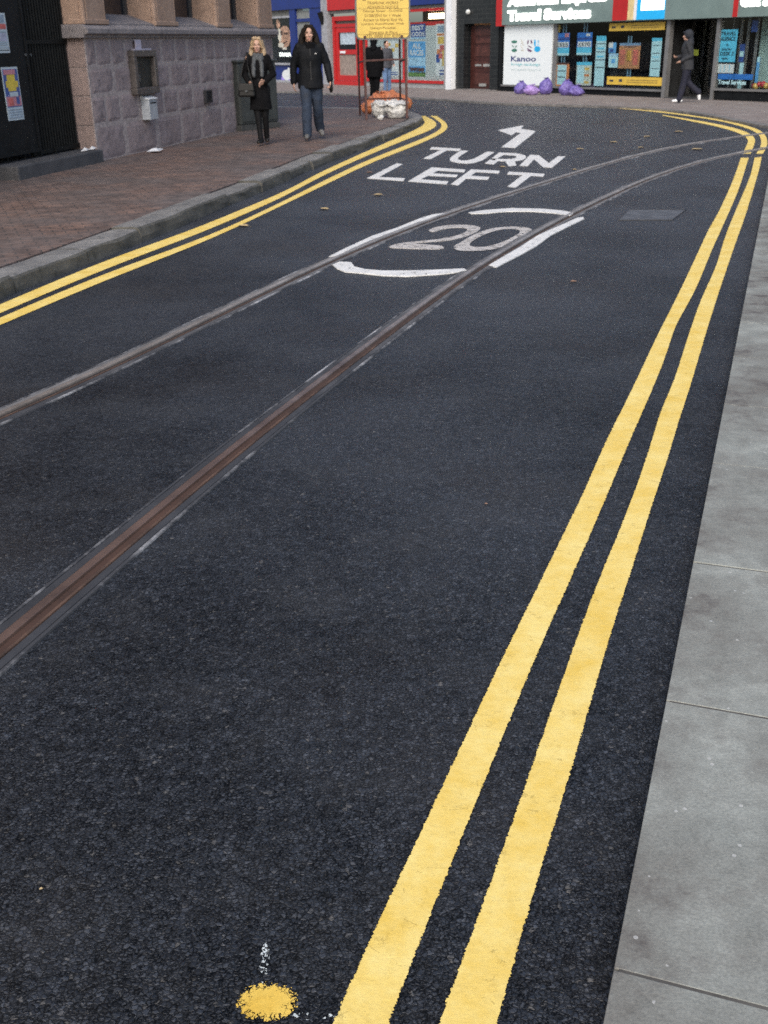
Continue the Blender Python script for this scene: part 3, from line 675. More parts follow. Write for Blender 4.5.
for a, b in wins:
    m = MB(); W.frame(m, a, b, 2.06, 4.6, .09, -.50, -.43)
    m2 = MB(); W.box(m2, (a + b) / 2 - .03, (a + b) / 2 + .03, 2.15, 4.51, -.49, -.44)
    wf = m.build('window', mat('window_frame_dark', (.045, .048, .052), .5), bld); m2.build('mullion', mat('window_frame_dark', (.045, .048, .052), .5), wf)
    m = MB(); W.box(m, a + .09, b - .09, 2.15, 4.51, -.475, -.465); m.build('pane', mat('dark_glass', (.008, .010, .016), .12, .2, 3), wf)
    m = MB(); m.hexa([W.P(a, 2.001, .02), W.P(b, 2.001, .02), W.P(b, 2.001, -.5), W.P(a, 2.001, -.5), W.P(a, 2.02, .02), W.P(b, 2.02, .02), W.P(b, 2.17, -.43), W.P(a, 2.17, -.43)])
    m.build('sill', M_CORN, bld)
m = MB(); W.box(m, -.02, SL, 4.6, 6.2, -.55, .02); W.box(m, -.02, SL, 6.2, 7.4, -.6, .05)
m.build('upper_wall', M_BUFF, bld)
m = MB(); W.box(m, 0, SL, 0, 7.4, -9, -.6); W.box(m, -6, -.01, 3.3, 7.4, -9, -.3); W.box(m, -6, -.01, 0, 3.3, -9, -2.2); W.box(m, -9, -3.9, 0, 7.4, -9, .0)
m.build('side_wall', M_BUFF, bld)
s0, s1, z0, z1 = W.rect(203, 90, 209, 103)
m = MB(); W.frame(m, s0, s1, z0, z1, .025, 0, .07); W.box(m, s0 + .02, s1 - .02, z0 + .02, z1 - .02, .0, .045, 1)
for k in range(5): W.box(m, s0 + .02, s1 - .02, z0 + .04 + k * (z1 - z0) / 6, z0 + .055 + k * (z1 - z0) / 6, .045, .062)
m.build('vent', [mat('vent_iron', (.02, .02, .024), .6), M_DARK], bld)
# hatch, tag and letter box on the wall
hs, he, hz0, hz1 = W.px(129, 70)[0], W.px(152, 70)[0], W.px(142, 94)[1], W.px(140, 50)[1]
hat = empty('wall_hatch', W.P(1.6, 1.0, .02), 'brown metal framed hatch with dark recess fixed to the stone wall', 'wall hatch')
M_BRNZ = mat('bronze_brown_paint', (.080, .069, .064), .5, .25, 8)
m = MB(); W.frame(m, hs, he, hz0, hz1, .10, .0, .11); m.build('frame', M_BRNZ, hat, bevel=.012)
m = MB(); W.box(m, hs + .1, he - .1, hz0 + .1, hz1 - .1, -.01, .03); m.build('recess_panel', mat('hatch_recess', (.022, .022, .018), .6, .5, 5), hat)
m = MB(); W.box(m, hs + .18, hs + .26, hz0 + .2, hz0 + .3, .03, .06); W.box(m, hs + .16, hs + .21, hz0 + .27, hz0 + .4, .03, .05); m.build('lock', mat('dull_metal', (.10, .11, .12), .4, .2, 20, metal=.6), hat)
m = MB(); W.box(m, hs + .2, hs + .4, hz1 + .01, hz1 + .15, .045, .06); W.box(m, hs + .12, he - .1, hz1, hz1 + .02, .02, .07)
tag(m.build('notice', mat('lilac_paper', (.46, .43, .52), .7, .1)), 'small pale lilac notice on top of the wall hatch', 'notice')
lb = empty('letter_box', W.P(1.72, .58, .02), 'small pale grey metal box mounted below the wall hatch', 'letter box')
l0, l1, lz0, lz1 = W.px(141, 107)[0], W.px(154, 107)[0], W.px(150, 119)[1], W.px(148, 99)[1]
l1 = min(l1, l0 + .3)
m = MB(); W.box(m, l0, l1, lz0, lz1, .0, .15)
m.build('body', mat('pale_grey_metal', (.36, .39, .42), .45, .15, 10), lb, bevel=.012)
m = MB(); m.hexa([W.P(l0 - .01, lz1, .17), W.P(l1 + .01, lz1, .17), W.P(l1 + .01, lz1, .0), W.P(l0 - .01, lz1, .0), W.P(l0 - .01, lz1 + .015, .17), W.P(l1 + .01, lz1 + .015, .17), W.P(l1 + .01, lz1 + .065, .0), W.P(l0 - .01, lz1 + .065, .0)])
m.build('lid', mat('bright_grey_metal', (.55, .58, .61), .35, .1, 10), lb, bevel=.006)
m = MB(); W.box(m, l0 + .04, l1 - .04, lz1 - .06, lz1 - .04, .15, .154); m.build('slot', M_DARK, lb)
# dark step
m = MB(); W.box(m, W.px(19, 176, .1)[0], -.02, .0, .30, -.75, .10); tag(m.build('stone_step', M_STEP, bevel=.02), 'long dark stone step below the black gate', 'step')
# gate
GD = -.30
gt = empty('gate', W.P(-1.4, .3, GD), 'black iron bar gate with a solid panel in the stone doorway', 'gate')
sA = W.px(76, 100, GD)[0]
gs = W.px(30, 100, GD)[0]
sl = -3.9
n = 17; a0 = gs - .05
for k in range(n):
    sx = a0 + (-.06 - a0) * k / (n - 1)
    m = MB(); m.tube(W.P(sx, .36, GD), W.P(sx, 3.2, GD), .022, seg=8); m.build('bar', M_IRON, gt)
for z0_, z1_ in ((.33, .39), (3.1, 3.18), (1.75, 1.80)):
    m = MB(); W.box(m, a0 - .1, -.02, z0_, z1_, GD - .022, GD + .03); m.build('rail', M_IRON, gt)
for k in range(8):
    m = MB(); m.tube(W.P(sl + .2 + k * .42, .3, GD + .05), W.P(sl + .2 + k * .42, .40, GD + .05), .012, seg=6); m.build('foot', M_IRON, gt)
m = MB(); W.box(m, sl, gs, .38, 3.2, GD + .0, GD + .06); m.build('panel', M_BLACK, gt, bevel=.008)
m = MB(); W.frame(m, sl, gs, .38, 3.2, .05, GD + .06, GD + .075); m.build('panel_frame', M_BLACK, gt)
for sx in (W.px(21, 55, GD)[0], W.px(26, 55, GD)[0]):
    m = MB(); m.tube(W.P(sx, W.px(23, 55, GD)[1], GD + .06), W.P(sx, W.px(23, 55, GD)[1], GD + .08), .018); m.build('bolt', mat('dull_metal', (.10, .11, .12), .4), gt)
m = MB(); W.box(m, -3.9, -.04, .0, 3.3, -2.19, -2.1); W.box(m, -3.9, -.04, .0, .28, -2.1, -.75); tag(m.build('doorway', M_DARK), 'dark doorway recess behind the black gate bars', 'doorway')
# posters on the gate
PW = mat('poster_pale_blue', (.44, .52, .57), .5, .08); PB = mat('poster_navy', (.05, .09, .28), .5, .2); PY = mat('poster_yellow', (.62, .47, .06), .5, .1)
PR = mat('poster_red', (.50, .12, .11), .5, .2); PP = mat('poster_pink', (.48, .20, .24), .5, .3, 30); PK = mat('poster_black', (.02, .025, .03), .5); PG = mat('poster_grey_blue', (.25, .33, .42), .5, .3, 20)
def fposter(name, fac, s0, s1, z0, z1, d, base, items, label, cat='poster', th=.006, group=None):
    """flat sheet; items are (u0, v0, u1, v1, material) patches printed on it, v up"""
    ms = [base]; m = MB(); fac.box(m, s0, s1, z0, z1, d, d + th); k = 0
    for it in items:
        u0, v0, u1, v1, mt = it
        if mt not in ms: ms.append(mt)
        k += 1; fac.box(m, s0 + (s1 - s0) * u0, s0 + (s1 - s0) * u1, z0 + (z1 - z0) * v0, z0 + (z1 - z0) * v1, d + th * .5, d + th + .0012 + .0006 * k, ms.index(mt))
    o = m.build(name, ms); return tag(o, label, cat, group)
def lines(u0, u1, vs, h, mt): return [(u0, v, u1, v + h, mt) for v in vs]
dG = GD + .06
a_, b_ = W.px(-18, 94, dG)[0], W.px(22, 94, dG)[0]; zb, zt = W.px(13, 120.5, dG)[1], W.px(8, 67, dG)[1]
b_ = W.px(20.5, 94, dG)[0]; a_ = W.px(4.5, 94, dG)[0]
fposter('poster', W, a_, b_, zb, zt, dG, PW, [(.05, .25, .95, .96, PB), (.25, .55, .75, .86, PY), (.15, .62, .9, .74, PY), (.05, .27, .95, .45, PP), (.15, .28, .45, .42, PR), (.65, .3, .85, .44, PB), (.1, .86, .8, .95, PP), (.3, .45, .8, .53, PW)] + lines(.08, .92, (.05, .10, .15, .2), .015, PG), 'lower poster on the black gate panel with blue, yellow and red print')
b2 = W.px(7, 33, dG)[0]
fposter('poster', W, b2 - (b_ - a_), b2, W.px(4, 53, dG)[1], W.px(2, 13, dG)[1], dG, PW, [(.1, .6, .95, .73, PR), (.1, .75, .9, .95, PG), (.05, .06, .97, .08, PK), (.05, .13, .97, .14, PG), (.1, .3, .9, .5, mat('poster_lilac', (.40, .42, .55), .5))] + lines(.1, .9, (.2, .25, .53), .012, PG), 'upper poster on the black gate panel, pale with a red band')
# litter
for x, y, s_, lb_ in ((155, 151, .12, 'white paper scrap at the foot of the stone wall'), (80, 157, .05, 'scrap of white litter on the dark step, left one'), (90, 158, .05, 'scrap of white litter on the dark step, right one')):
    z = .145 if x > 100 else .305; 
    if x > 100: p = G(x, y, z)
    else: p = W.P(-.35 if x < 85 else -.12, z, -.02)
    m = MB(); m.add([(p.x - s_, p.y - s_ * .8, z), (p.x + s_ * .8, p.y - s_, z + .01), (p.x + s_, p.y + s_, z + .02), (p.x - s_ * .6, p.y + s_ * .8, z + .03), (p.x, p.y, z + .05)], [(0, 1, 4), (1, 2, 4), (2, 3, 4), (3, 0, 4)])
    for f in range(1): pass
    tag(m.build('paper_scrap', mat('white_paper', (.6, .62, .65), .7)), lb_, 'litter')

# ------------------------------------------------------------------ utility cabinet at the corner
cb = G(256, 126, KZ); ct = W.t; cnv = W.n
CBF = Fac(G(241, 131, KZ), G(279, 127, KZ), KZ)
cab = empty('utility_cabinet', CBF.P(.6, KZ, -.2), 'dull grey green utility cabinet at the corner behind the woman', 'cabinet')
M_CAB = mat('grey_green_cabinet_paint', (.037, .042, .040), .5, .2, 6)
clen = CBF.len
ctop = CBF.px(262, 62)[1]
m = MB(); CBF.box(m, .02, clen, KZ + .1, ctop, -.45, 0); m.build('body', M_CAB, cab, bevel=.03)
m = MB(); CBF.box(m, .0, clen + .02, KZ - .01, KZ + .1, -.47, .02); m.build('plinth', mat('cabinet_plinth', (.05, .052, .05), .8), cab, bevel=.01)
m = MB(); CBF.box(m, -.01, clen + .03, ctop, ctop + .045, -.47, .03); m.build('lid', M_CAB, cab, bevel=.015)
for k in range(2):
    m = MB(); CBF.box(m, .05 + k * clen / 2, clen / 2 - .02 + k * clen / 2, KZ + .16, ctop - .06, 0, .015); dr = m.build('door', M_CAB, cab, bevel=.006)
    m = MB(); sx = clen / 2 + (-.1 if k == 0 else .1); CBF.box(m, sx - .02, sx + .02, 1.0, 1.1, .015, .03); m.build('handle', mat('dull_metal', (.10, .11, .12), .4), dr)
m = MB(); CBF.box(m, clen * .62, clen * .72, ctop - .22, ctop - .14, .015, .018); m.build('sticker', mat('white_sticker', (.6, .62, .64), .5), cab)

# ------------------------------------------------------------------ far shops
FA = Fac(G(335, 84.5, FZ), G(455, 89.5, FZ), FZ)
FB = Fac(G(503, 91, FZ), G(720, 100, FZ), FZ)
aend = FA.len
FC = Fac(FA.P(aend, 0), FB.P(-.30, 0), FZ)
RED = mat('red_shopfront_paint', (.42, .014, .014), .4, .1, 4); BLUE = mat('royal_blue_paint', (.009, .024, .15), .4, .12, 4)
GRYP = mat('grey_render', (.30, .305, .31), .8, .15, 4); WHITEP = mat('white_gloss_paint', (.74, .76, .78), .4, .06, 3)
FASC = mat('grey_green_fascia', (.155, .215, .205), .5, .08, 2); LIT = mat('lit_white_letters', (1.0, 1.0, .96), .5, .0, emit=1.15)
UP = stone_mat('far_upper_brick', (.17, .10, .08), (.24, .16, .13))
def upper(fac, s0, s1, z0, z1, root):
    m = MB(); fac.box(m, s0, s1, z0, z1, -8, 0); m.build('upper_wall', UP, root)
    k = s0 + .9
    while k < s1 - 1.2:
        w = MB()
        fac.frame(w, k, k + 1.0, z0 + 1.0, z0 + 2.7, .08, .0, .05); fac.box(w, k + .08, k + .92, z0 + 1.8, z0 + 1.86, .0, .045); fac.box(w, k - .06, k + 1.06, z0 + .9, z0 + 1.0, 0, .1); k += 2.2
        w.build('window_trim', WHITEP, root)
# --- betting shop (red)
def S(fac, x, y=50, d=0.0): return fac.px(x, y, d)[0]
bet = empty('red_shop', FA.P(2, 0), 'red fronted shop with blue fascia and horse racing posters', 'shop')
zfas = FA.px(428, 4.5)[1]
sR0 = S(FA, 332); sW0 = S(FA, 364); sE = S(FA, 447)
print('A len', aend, 'fascia z', zfas, sR0, sW0, sE, 'B', FB.px(600, 22), 'C', FC.len)
upper(FA, S(FA, 331), aend, zfas + 1.0, 9, bet)
m = MB(); FA.box(m, S(FA, 331), S(FA, 362), zfas, zfas + 1.0, -.2, .12); m.build('fascia', RED, bet)
m = MB(); FA.box(m, S(FA, 362) + .01, S(FA, 446), zfas, zfas + 1.0, -.2, .14); m.build('fascia', BLUE, bet)
m = MB(); FA.box(m, S(FA, 331), S(FA, 446), zfas - .12, zfas - .004, -.2, .05); m.build('soffit', mat('soffit_grey', (.12, .115, .11), .7), bet)
# door
r0, r1 = S(FA, 334.5, 60), S(FA, 361.5, 60)
zt = FA.px(346, 16)[1]; zm = FA.px(346, 27)[1]
m = MB(); FA.frame(m, r0, r1, FZ, zt, .17, -.1, .06); FA.box(m, r0 + .17, r1 - .17, zm, zm + .12, -.1, .055); m.build('door_frame', RED, bet)
m = MB(); FA.box(m, r0 + .18, r1 - .18, zm + .12, zt - .17, -.04, -.03); m.build('transom_pane', mat('transom_brown', (.10, .07, .06), .3), bet)
dz0, dz1 = FZ + .18, zm - .005
m = MB(); FA.frame(m, r0 + .18, r1 - .18, dz0, dz1, .20, -.06, .02); FA.box(m, r0 + .38, r1 - .38, dz0 + 1.02, dz0 + 1.2, -.06, .02); dr = m.build('door', RED, bet)
m = MB(); FA.box(m, r0 + .38, r1 - .38, dz0 + .2, dz0 + 1.02, -.045, -.03); m.build('lower_panel', mat('beige_panel', (.26, .21, .18), .6), dr)
m = MB(); FA.box(m, r0 + .38, r1 - .38, dz0 + 1.2, dz1 - .2, -.045, -.03); m.build('pane', mat('dark_glass', (.008, .010, .016), .12), dr)
m = MB(); FA.box(m, r0 + .55, r0 + .95, dz0 + 1.06, dz0 + 1.15, .02, .04); m.build('handle', WHITEP, dr)
m = MB(); FA.box(m, r0 + .5, r1 - .5, dz0 + 1.4, dz0 + 1.9, -.03, -.026); m.build('sticker', mat('pale_sticker', (.4, .48, .55), .5), dr)
# window
w0, w1 = S(FA, 365, 50), S(FA, 446, 50); wz0 = FA.px(425, 80.5)[1]; wz1 = zfas - .13
m = MB(); FA.box(m, w0, w1, FZ, wz0 - .1, -.25, .0); m.build('stall_riser', GRYP, bet)
m = MB(); FA.box(m, w0, w1, wz0 - .098, wz0, -.1, .05); FA.box(m, w0, w1, wz1 - .09, wz1, -.1, .04)
FA.box(m, S(FA, 403.5, 60), S(FA, 405.5, 60), wz0, wz1 - .09, -.08, .04); FA.box(m, w0, w0 + .12, wz0, wz1 - .09, -.08, .035)
zr = FA.px(430, 22)[1]; FA.box(m, S(FA, 405.6, 22), w1, zr - .12, zr + .02, -.20, -.1); m.build('window_frame', RED, bet)
m = MB(); FA.box(m, w0 + .12, w1, wz0, wz1 - .09, -.03, -.022); m.build('pane', M_GLASS, bet)
m = MB(); FA.box(m, w0, w1, wz0 - .05, zr - .12, -.09, -.062); m.build('display_board', mat('pale_display_board', (.42, .46, .46), .6, .06), bet)
m = MB(); FA.box(m, w0, w1 + .2, FZ, zfas, -3.0, -2.9); FA.box(m, w0, w1 + .2, zfas - .05, zfas + .02, -2.9, -.25); m.build('back_wall', mat('warm_interior', (.35, .25, .18), .7, .3, 2), bet)
m = MB(); FA.box(m, S(FA, 419), S(FA, 441), zr + .12, zr + .30, -.55, -.45); m.build('lamp', mat('warm_lamp', (1.0, .72, .42), .5, 0, emit=5.0), bet)
m = MB(); FA.box(m, S(FA, 446.2), S(FA, 449.5), FZ, zfas + .95, -.2, .1); m.build('pilaster', GRYP, bet)
m = MB(); FA.box(m, S(FA, 449.7), S(FA, 455), FZ, zfas + .98, -.2, .18); m.build('pilaster', WHITEP, bet)
m = MB(); FA.box(m, S(FA, 325.3), S(FA, 331), FZ, zfas + 1, -.2, .16); m.build('pilaster', mat('pale_grey_pilaster', (.28, .29, .31), .6), bet)
m = MB(); m.tube(FA.P(S(FA, 327), zfas - .45, .16), FA.P(S(FA, 327), zfas - .05, .30), .09, .12, 12); m.tube(FA.P(S(FA, 327), zfas - .5, .16), FA.P(S(FA, 327), zfas - .5, .26), .03); m.build('alarm_lamp', M_BLACK, bet)
SKY1 = mat('poster_sky_blue', (.10, .32, .60), .5, .15, 3); NAV = mat('poster_dark_blue', (.03, .07, .26), .5, .2, 4); WHI = mat('poster_white', (.62, .65, .66), .5, .05); GRN = mat('poster_grass', (.10, .22, .05), .6, .4, 20); BRN = mat('poster_brown', (.07, .028, .022), .6, .3, 20); ORG = mat('poster_orange', (.55, .20, .07), .5, .2, 12); CYN = mat('poster_cyan', (.10, .50, .72), .5, .08); PCY = mat('poster_pale_cyan', (.42, .66, .72), .5, .06); GOLD = mat('poster_gold', (.60, .42, .10), .5, .2)
dP = -.06
def A_r(x0, y0, x1, y1, d=dP): return FA.rect(x0, y0, x1, y1, d)
s0, s1, z0, z1 = A_r(408.5, 41.5, 425.5, 76.5)
o = fposter('poster', FA, s0, s1, z0, z1, dP, SKY1, [(0, .3, 1, .55, mat('poster_light_sky', (.32, .52, .68), .5)), (0, 0, 1, .12, GRN)], 'blue horse racing poster reading ALL RACES in the red shop window')
text('lettering', 'ALL', FA, s0 + (s1 - s0) * .25, s1 - (s1 - s0) * .25, z0 + (z1 - z0) * .80, z0 + (z1 - z0) * .95, dP + .009, WHI, o, bold=.02)
text('lettering', 'RACES', FA, s0 + (s1 - s0) * .1, s1 - (s1 - s0) * .1, z0 + (z1 - z0) * .60, z0 + (z1 - z0) * .76, dP + .009, WHI, o, bold=.02)
# two galloping horses as flat printed shapes
def horse(m, fac, s, z, w, h, d):
    pts = [(0, .62), (.08, .78), (.16, .70), (.3, .66), (.55, .66), (.78, .70), (.97, .60), (.9, .42), (.98, .05), (.92, .02), (.82, .34), (.72, .38), (.76, .06), (.68, .04), (.62, .34), (.4, .32), (.26, .04), (.2, .07), (.28, .34), (.2, .38), (.06, .16), (.02, .22), (.14, .46), (.1, .6), (.02, .55)]
    P = [Vector((x, y, 0)) for x, y in pts]; vs = [fac.P(s + x * w, z + y * h, d) for x, y in pts]
    m.add(vs, [tuple(t) for t in tessellate_polygon([P])])
m = MB(); ww = s1 - s0; hh = z1 - z0
horse(m, FA, s0 + ww * .05, z0 + hh * .08, ww * .5, hh * .26, dP + .0105); horse(m, FA, s0 + ww * .48, z0 + hh * .06, ww * .5, hh * .28, dP + .012)
m.build('horse_print', BRN, o)
s0, s1, z0, z1 = A_r(411, 24, 425.5, 39)
o = fposter('poster', FA, s0, s1, z0, z1, dP, NAV, [(0, 0, 1, .12, mat('poster_light_sky', (.32, .52, .68), .5))], 'dark blue poster with pale lettering above the horse racing poster')
text('lettering', 'BEST', FA, s0 + ww * .08, s1 - ww * .08, z0 + (z1 - z0) * .58, z0 + (z1 - z0) * .9, dP + .009, WHI, o, bold=.02)
text('lettering', 'ODDS', FA, s0 + ww * .05, s1 - ww * .05, z0 + (z1 - z0) * .18, z0 + (z1 - z0) * .48, dP + .009, WHI, o, bold=.02)
s0, s1, z0, z1 = A_r(436, 24, 445.8, 76)
fposter('poster', FA, s0, s1, z0, z1, dP, WHI, [(.15, .84, .95, .97, PG), (.1, .78, .9, .82, ORG), (.2, .62, .9, .76, GOLD), (.1, .4, .45, .52, ORG), (.4, .46, .85, .6, PR), (.65, .2, 1, .5, GOLD), (.05, .26, .4, .42, NAV), (.3, .34, .7, .44, PR), (.4, .02, .95, .06, NAV), (.4, .09, .9, .12, NAV)], 'white poster with orange and red picture beside the white post')
s0, s1, z0, z1 = A_r(387, 41, 400, 76.5)
fposter('poster', FA, s0, s1, z0, z1, dP, WHI, [(.1, .86, .3, .95, GOLD), (.65, .82, .9, .93, GOLD), (.35, .7, .6, .8, GOLD), (.1, .55, .5, .7, PG), (.2, .1, .8, .13, NAV), (.15, .04, .85, .07, NAV)], 'white poster with gold stars in the red shop window behind the sign')
# --- blue shop
s_b1 = S(FA, 325); s_b0 = S(FA, 262)
blu = empty('blue_shop', FA.P(-2, 0), 'royal blue shopfront with a face poster left of the red shop', 'shop')
upper(FA, s_b0 - 4, S(FA, 325.2), zfas + 1.0, 9, blu)
m = MB(); FA.box(m, s_b0 - 4, s_b1, zfas + .15, zfas + 1.0, -.2, .1); m.build('fascia', BLUE, blu)
zz = zfas + .15
for xa, xb in ((292, 297.5), (312, 324.8)):
    m = MB(); FA.box(m, S(FA, xa), S(FA, xb), FZ, zz, -.15, .06); m.build('pilaster', BLUE, blu)
m = MB(); ys = FA.px(304, 20)[1]; FA.box(m, S(FA, 297.6), S(FA, 311.9), ys - .07, ys + .06, -.1, .04); FA.box(m, S(FA, 297.6), S(FA, 311.9), FZ, .9, -.1, .03); m.build('door', BLUE, blu)
m = MB(); FA.box(m, S(FA, 297.6), S(FA, 311.9), ys + .06, zz, -.06, -.04); FA.box(m, S(FA, 297.6), S(FA, 311.9), .9, ys - .07, -.06, -.04); m.build('pane', mat('frosted_grey_pane', (.19, .20, .19), .4, .15, 2), blu)
m = MB(); a1, a2, b1, b2_ = FA.rect(302, 5.5, 309, 10.5); FA.box(m, a1, a2, b1, b2_, -.04, -.035); m.build('sticker', mat('pale_mint_sticker', (.5, .68, .66), .5), blu)
xw0, xw1 = s_b0 - 3, S(FA, 291.9); yz = FA.px(280, 17.5)[1]
m = MB(); FA.box(m, xw0, xw1, yz - .03, yz + .05, -.1, .05); FA.box(m, xw0, xw1, FA.px(282, 64)[1] - .04, FA.px(282, 64)[1] + .05, -.1, .05); FA.box(m, xw0, xw1, FZ, FZ + .1, -.1, .04); m.build('window_frame', mat('pale_grey_pilaster', (.28, .29, .31), .6), blu)
m = MB(); FA.box(m, xw0, xw1, yz + .05, zz, -.12, -.1); m.build('blind', mat('blind_grey', (.16, .16, .145), .7), blu)
m = MB(); FA.box(m, xw0, xw1, FZ + .1, FA.px(282, 64)[1] - .04, -.1, -.06); m.build('stall_riser', BLUE, blu)
m = MB(); FA.box(m, xw0, xw1, .8, yz, -.5, -.45); m.build('display_board', M_DARK, blu)
m = MB(); FA.box(m, xw0, xw1, FA.px(282, 64)[1], yz, -.02, -.012); m.build('pane', M_GLASS, blu)
s0, s1, z0, z1 = FA.rect(277, 18.5, 292, 57, -.06)
face = fposter('poster', FA, s0 - .6, s1, z0, z1, -.06, mat('poster_near_black', (.006, .006, .008), .4), [], 'black poster of a lit face in the blue shop window')
m = MB()
def ell(m, fac, s, z, a, b, d, mi, n=20, rot=0.0):
    vs = [fac.P(s, z, d)]
    for k in range(n):
        t = 2 * math.pi * k / n; x, y = a * math.cos(t), b * math.sin(t)
        vs.append(fac.P(s + x * math.cos(rot) - y * math.sin(rot), z + x * math.sin(rot) + y * math.cos(rot), d))
    m.add(vs, [(0, 1 + k, 1 + (k + 1) % n) for k in range(n)], mi)
def fpx(x, y): return FA.px(x, y, -.05)
FM = [mat('print_skin', (.62, .34, .24), .5, .35, 3), mat('print_light_skin', (.88, .76, .66), .5, .1, 3), mat('print_brown', (.10, .045, .035), .5, .3, 5)]
ku = abs(FA.px(285, 40)[0] - FA.px(284, 40)[0]); kz = abs(FA.px(284, 40)[1] - FA.px(284, 41)[1])
for (x, y, a, b, d, mi, rt) in ((284.5, 37, 6.2, 11, .0, 0, .2), (279.5, 35, 1.8, 7, .001, 1, .1), (281, 45, 3, 2.5, .0015, 1, 0), (278, 24, 1.8, 5, .001, 0, .3), (281.5, 33, 1.2, 2.6, .002, 2, .3), (286, 33.5, 2.4, 1.2, .002, 2, 0), (285, 42.5, 2.6, .8, .0025, 2, .2), (284.5, 48.5, 2.4, 1.3, .002, 1, 0)):
    s, z = fpx(x, y); ell(m, FA, s, z, a * ku, b * kz, -.0535 + d, mi, 20, rt)
m.build('face_print', FM, face)
s0, s1, z0, z1 = FA.rect(279.5, 52.5, 291, 56.5, -.05)
text('lettering', 'DRAMA', FA, s0, s1, z0, z1, -.053, LIT, face, bold=.02)
s0, s1, z0, z1 = FA.rect(278, 66, 290, 89.5, .01)
p2 = fposter('poster', FA, s0, s1, z0, z1, -.05, BLUE, [], 'blue panel with white and purple shape below the shop window')
m = MB(); ell(m, FA, s0 + (s1 - s0) * .6, z0 + (z1 - z0) * .38, (s1 - s0) * .42, (z1 - z0) * .36, -.04, 0); ell(m, FA, s0 + (s1 - s0) * .65, z0 + (z1 - z0) * .62, (s1 - s0) * .36, (z1 - z0) * .22, -.038, 1); ell(m, FA, s0 + (s1 - s0) * .85, z0 + (z1 - z0) * .74, (s1 - s0) * .14, (z1 - z0) * .2, -.037, 1)
m.build('shape_print', [mat('print_purple', (.25, .18, .55), .5), WHI], p2)
# --- dark tiled front
til = empty('tiled_front', FC.P(.8, 0), 'narrow black tiled shopfront with a brown panelled door', 'shop')
clen_ = FC.len
def tile_mat():
    m, nt, b, out = nodes('black_wall_tiles'); uv = nt.nodes.new('ShaderNodeTexCoord')
    br = nt.nodes.new('ShaderNodeTexBrick')
    mp = nt.nodes.new('ShaderNodeMapping'); mp.inputs['Rotation'].default_value = (R_(90), 0, 0); L(nt, uv.outputs['Object'], mp.inputs[0])
    for k, v in (('Scale', 1.0), ('Brick Width', .3), ('Row Height', .15), ('Mortar Size', .008)): br.inputs[k].default_value = v
    br.inputs['Color1'].default_value = (.012, .014, .016, 1); br.inputs['Color2'].default_value = (.018, .02, .022, 1); br.inputs['Mortar'].default_value = (.03, .033, .034, 1)
    L(nt, mp.outputs[0], br.inputs['Vector']); L(nt, br.outputs['Color'], b.inputs['Base Color']); b.inputs['Roughness'].default_value = .25; return m
TIL = tile_mat()
upper(FC, 0.02, clen_ - .02, 3.6, 9, til)
da, db = S(FC, 470, 60, -.3), S(FC, 494.5, 60, -.3); dzt = FC.px(482, 25, -.3)[1]
da = max(.5, da); db = min(clen_ - .12, db)
m = MB(); FC.box(m, .03, da - .06, FZ, 3.6, -.5, .0); FC.box(m, da - .06, clen_ - .02, dzt + .05, 3.6, -.5, .0); FC.box(m, db + .06, clen_ - .02, FZ, dzt + .05, -.5, .0); m.build('wall', TIL, til)
MAH = mat('mahogany_door', (.045, .013, .010), .4, .3, 5); MAH2 = mat('mahogany_light', (.065, .022, .017), .4, .3, 5)
m = MB(); FC.box(m, da, db, FZ, dzt, -.36, -.3); dr = m.build('door', MAH, til)
hgt = dzt - FZ; wd = db - da
for v0, v1 in ((.08, .26), (.34, .44), (.52, .68), (.72, .80), (.84, .95)):
    m = MB(); FC.box(m, da + wd * .2, db - wd * .14, FZ + hgt * v0, FZ + hgt * v1, -.3, -.28); m.build('door_panel', MAH2, dr, bevel=.012)
BRS = mat('tarnished_chrome', (.42, .42, .40), .35, .1, 9, metal=.5)
m = MB(); FC.box(m, da + wd * .22, da + wd * .48, FZ + hgt * .37, FZ + hgt * .40, -.28, -.265); FC.box(m, da + wd * .56, da + wd * .92, FZ + hgt * .365, FZ + hgt * .405, -.28, -.265); FC.box(m, da + wd * .40, da + wd * .7, FZ + hgt * .055, FZ + hgt * .10, -.28, -.265); m.build('letter_plate', BRS, dr)
m = MB(); FC.box(m, db + .005, db + .05, FZ, dzt, -.4, -.26); m.build('door_frame', mat('grey_frame', (.16, .15, .15), .5), til)
m = MB(); q_ = FC.px(469.5, 12); m.ball(FC.P(q_[0], q_[1], .07), .085); m.build('wall_lamp', mat('white_lamp_glass', (.6, .62, .6), .4), til)
m = MB(); FC.box(m, .03, clen_ - .02, -.01, FZ + .03, -.6, .12); m.build('threshold', FASC if 0 else mat('grey_threshold', (.16, .15, .145), .8), til)

# --- travel shop
tra = empty('travel_shop', FB.P(3, 0), 'travel agency shop with grey green fascia, lit white lettering and poster windows', 'shop')
fz = 2.16; BE = 12.5
upper(FB, -.25, BE, fz + 1.1, 9, tra)
m = MB(); FB.box(m, S(FB, 502, 12, .2), BE, fz, fz + 1.1, -.3, .2); m.build('fascia', FASC, tra)
m = MB(); FB.box(m, S(FB, 497, 12, .2), S(FB, 502, 12, .2) - .004, fz - .03, fz + 1.1, -.3, .24); m.build('fascia_strip', RED, tra)
m = MB(); FB.box(m, S(FB, 613, 10, .2), S(FB, 628, 10, .2), fz + .02, fz + 1.1, .19, .215); m.build('fascia_strip', RED, tra)
m = MB(); FB.box(m, S(FB, 628, 10, .2) + .002, S(FB, 634, 10, .2), fz + .02, fz + 1.1, .19, .214); m.build('fascia_strip', mat('cream_strip', (.66, .52, .26), .5), tra)
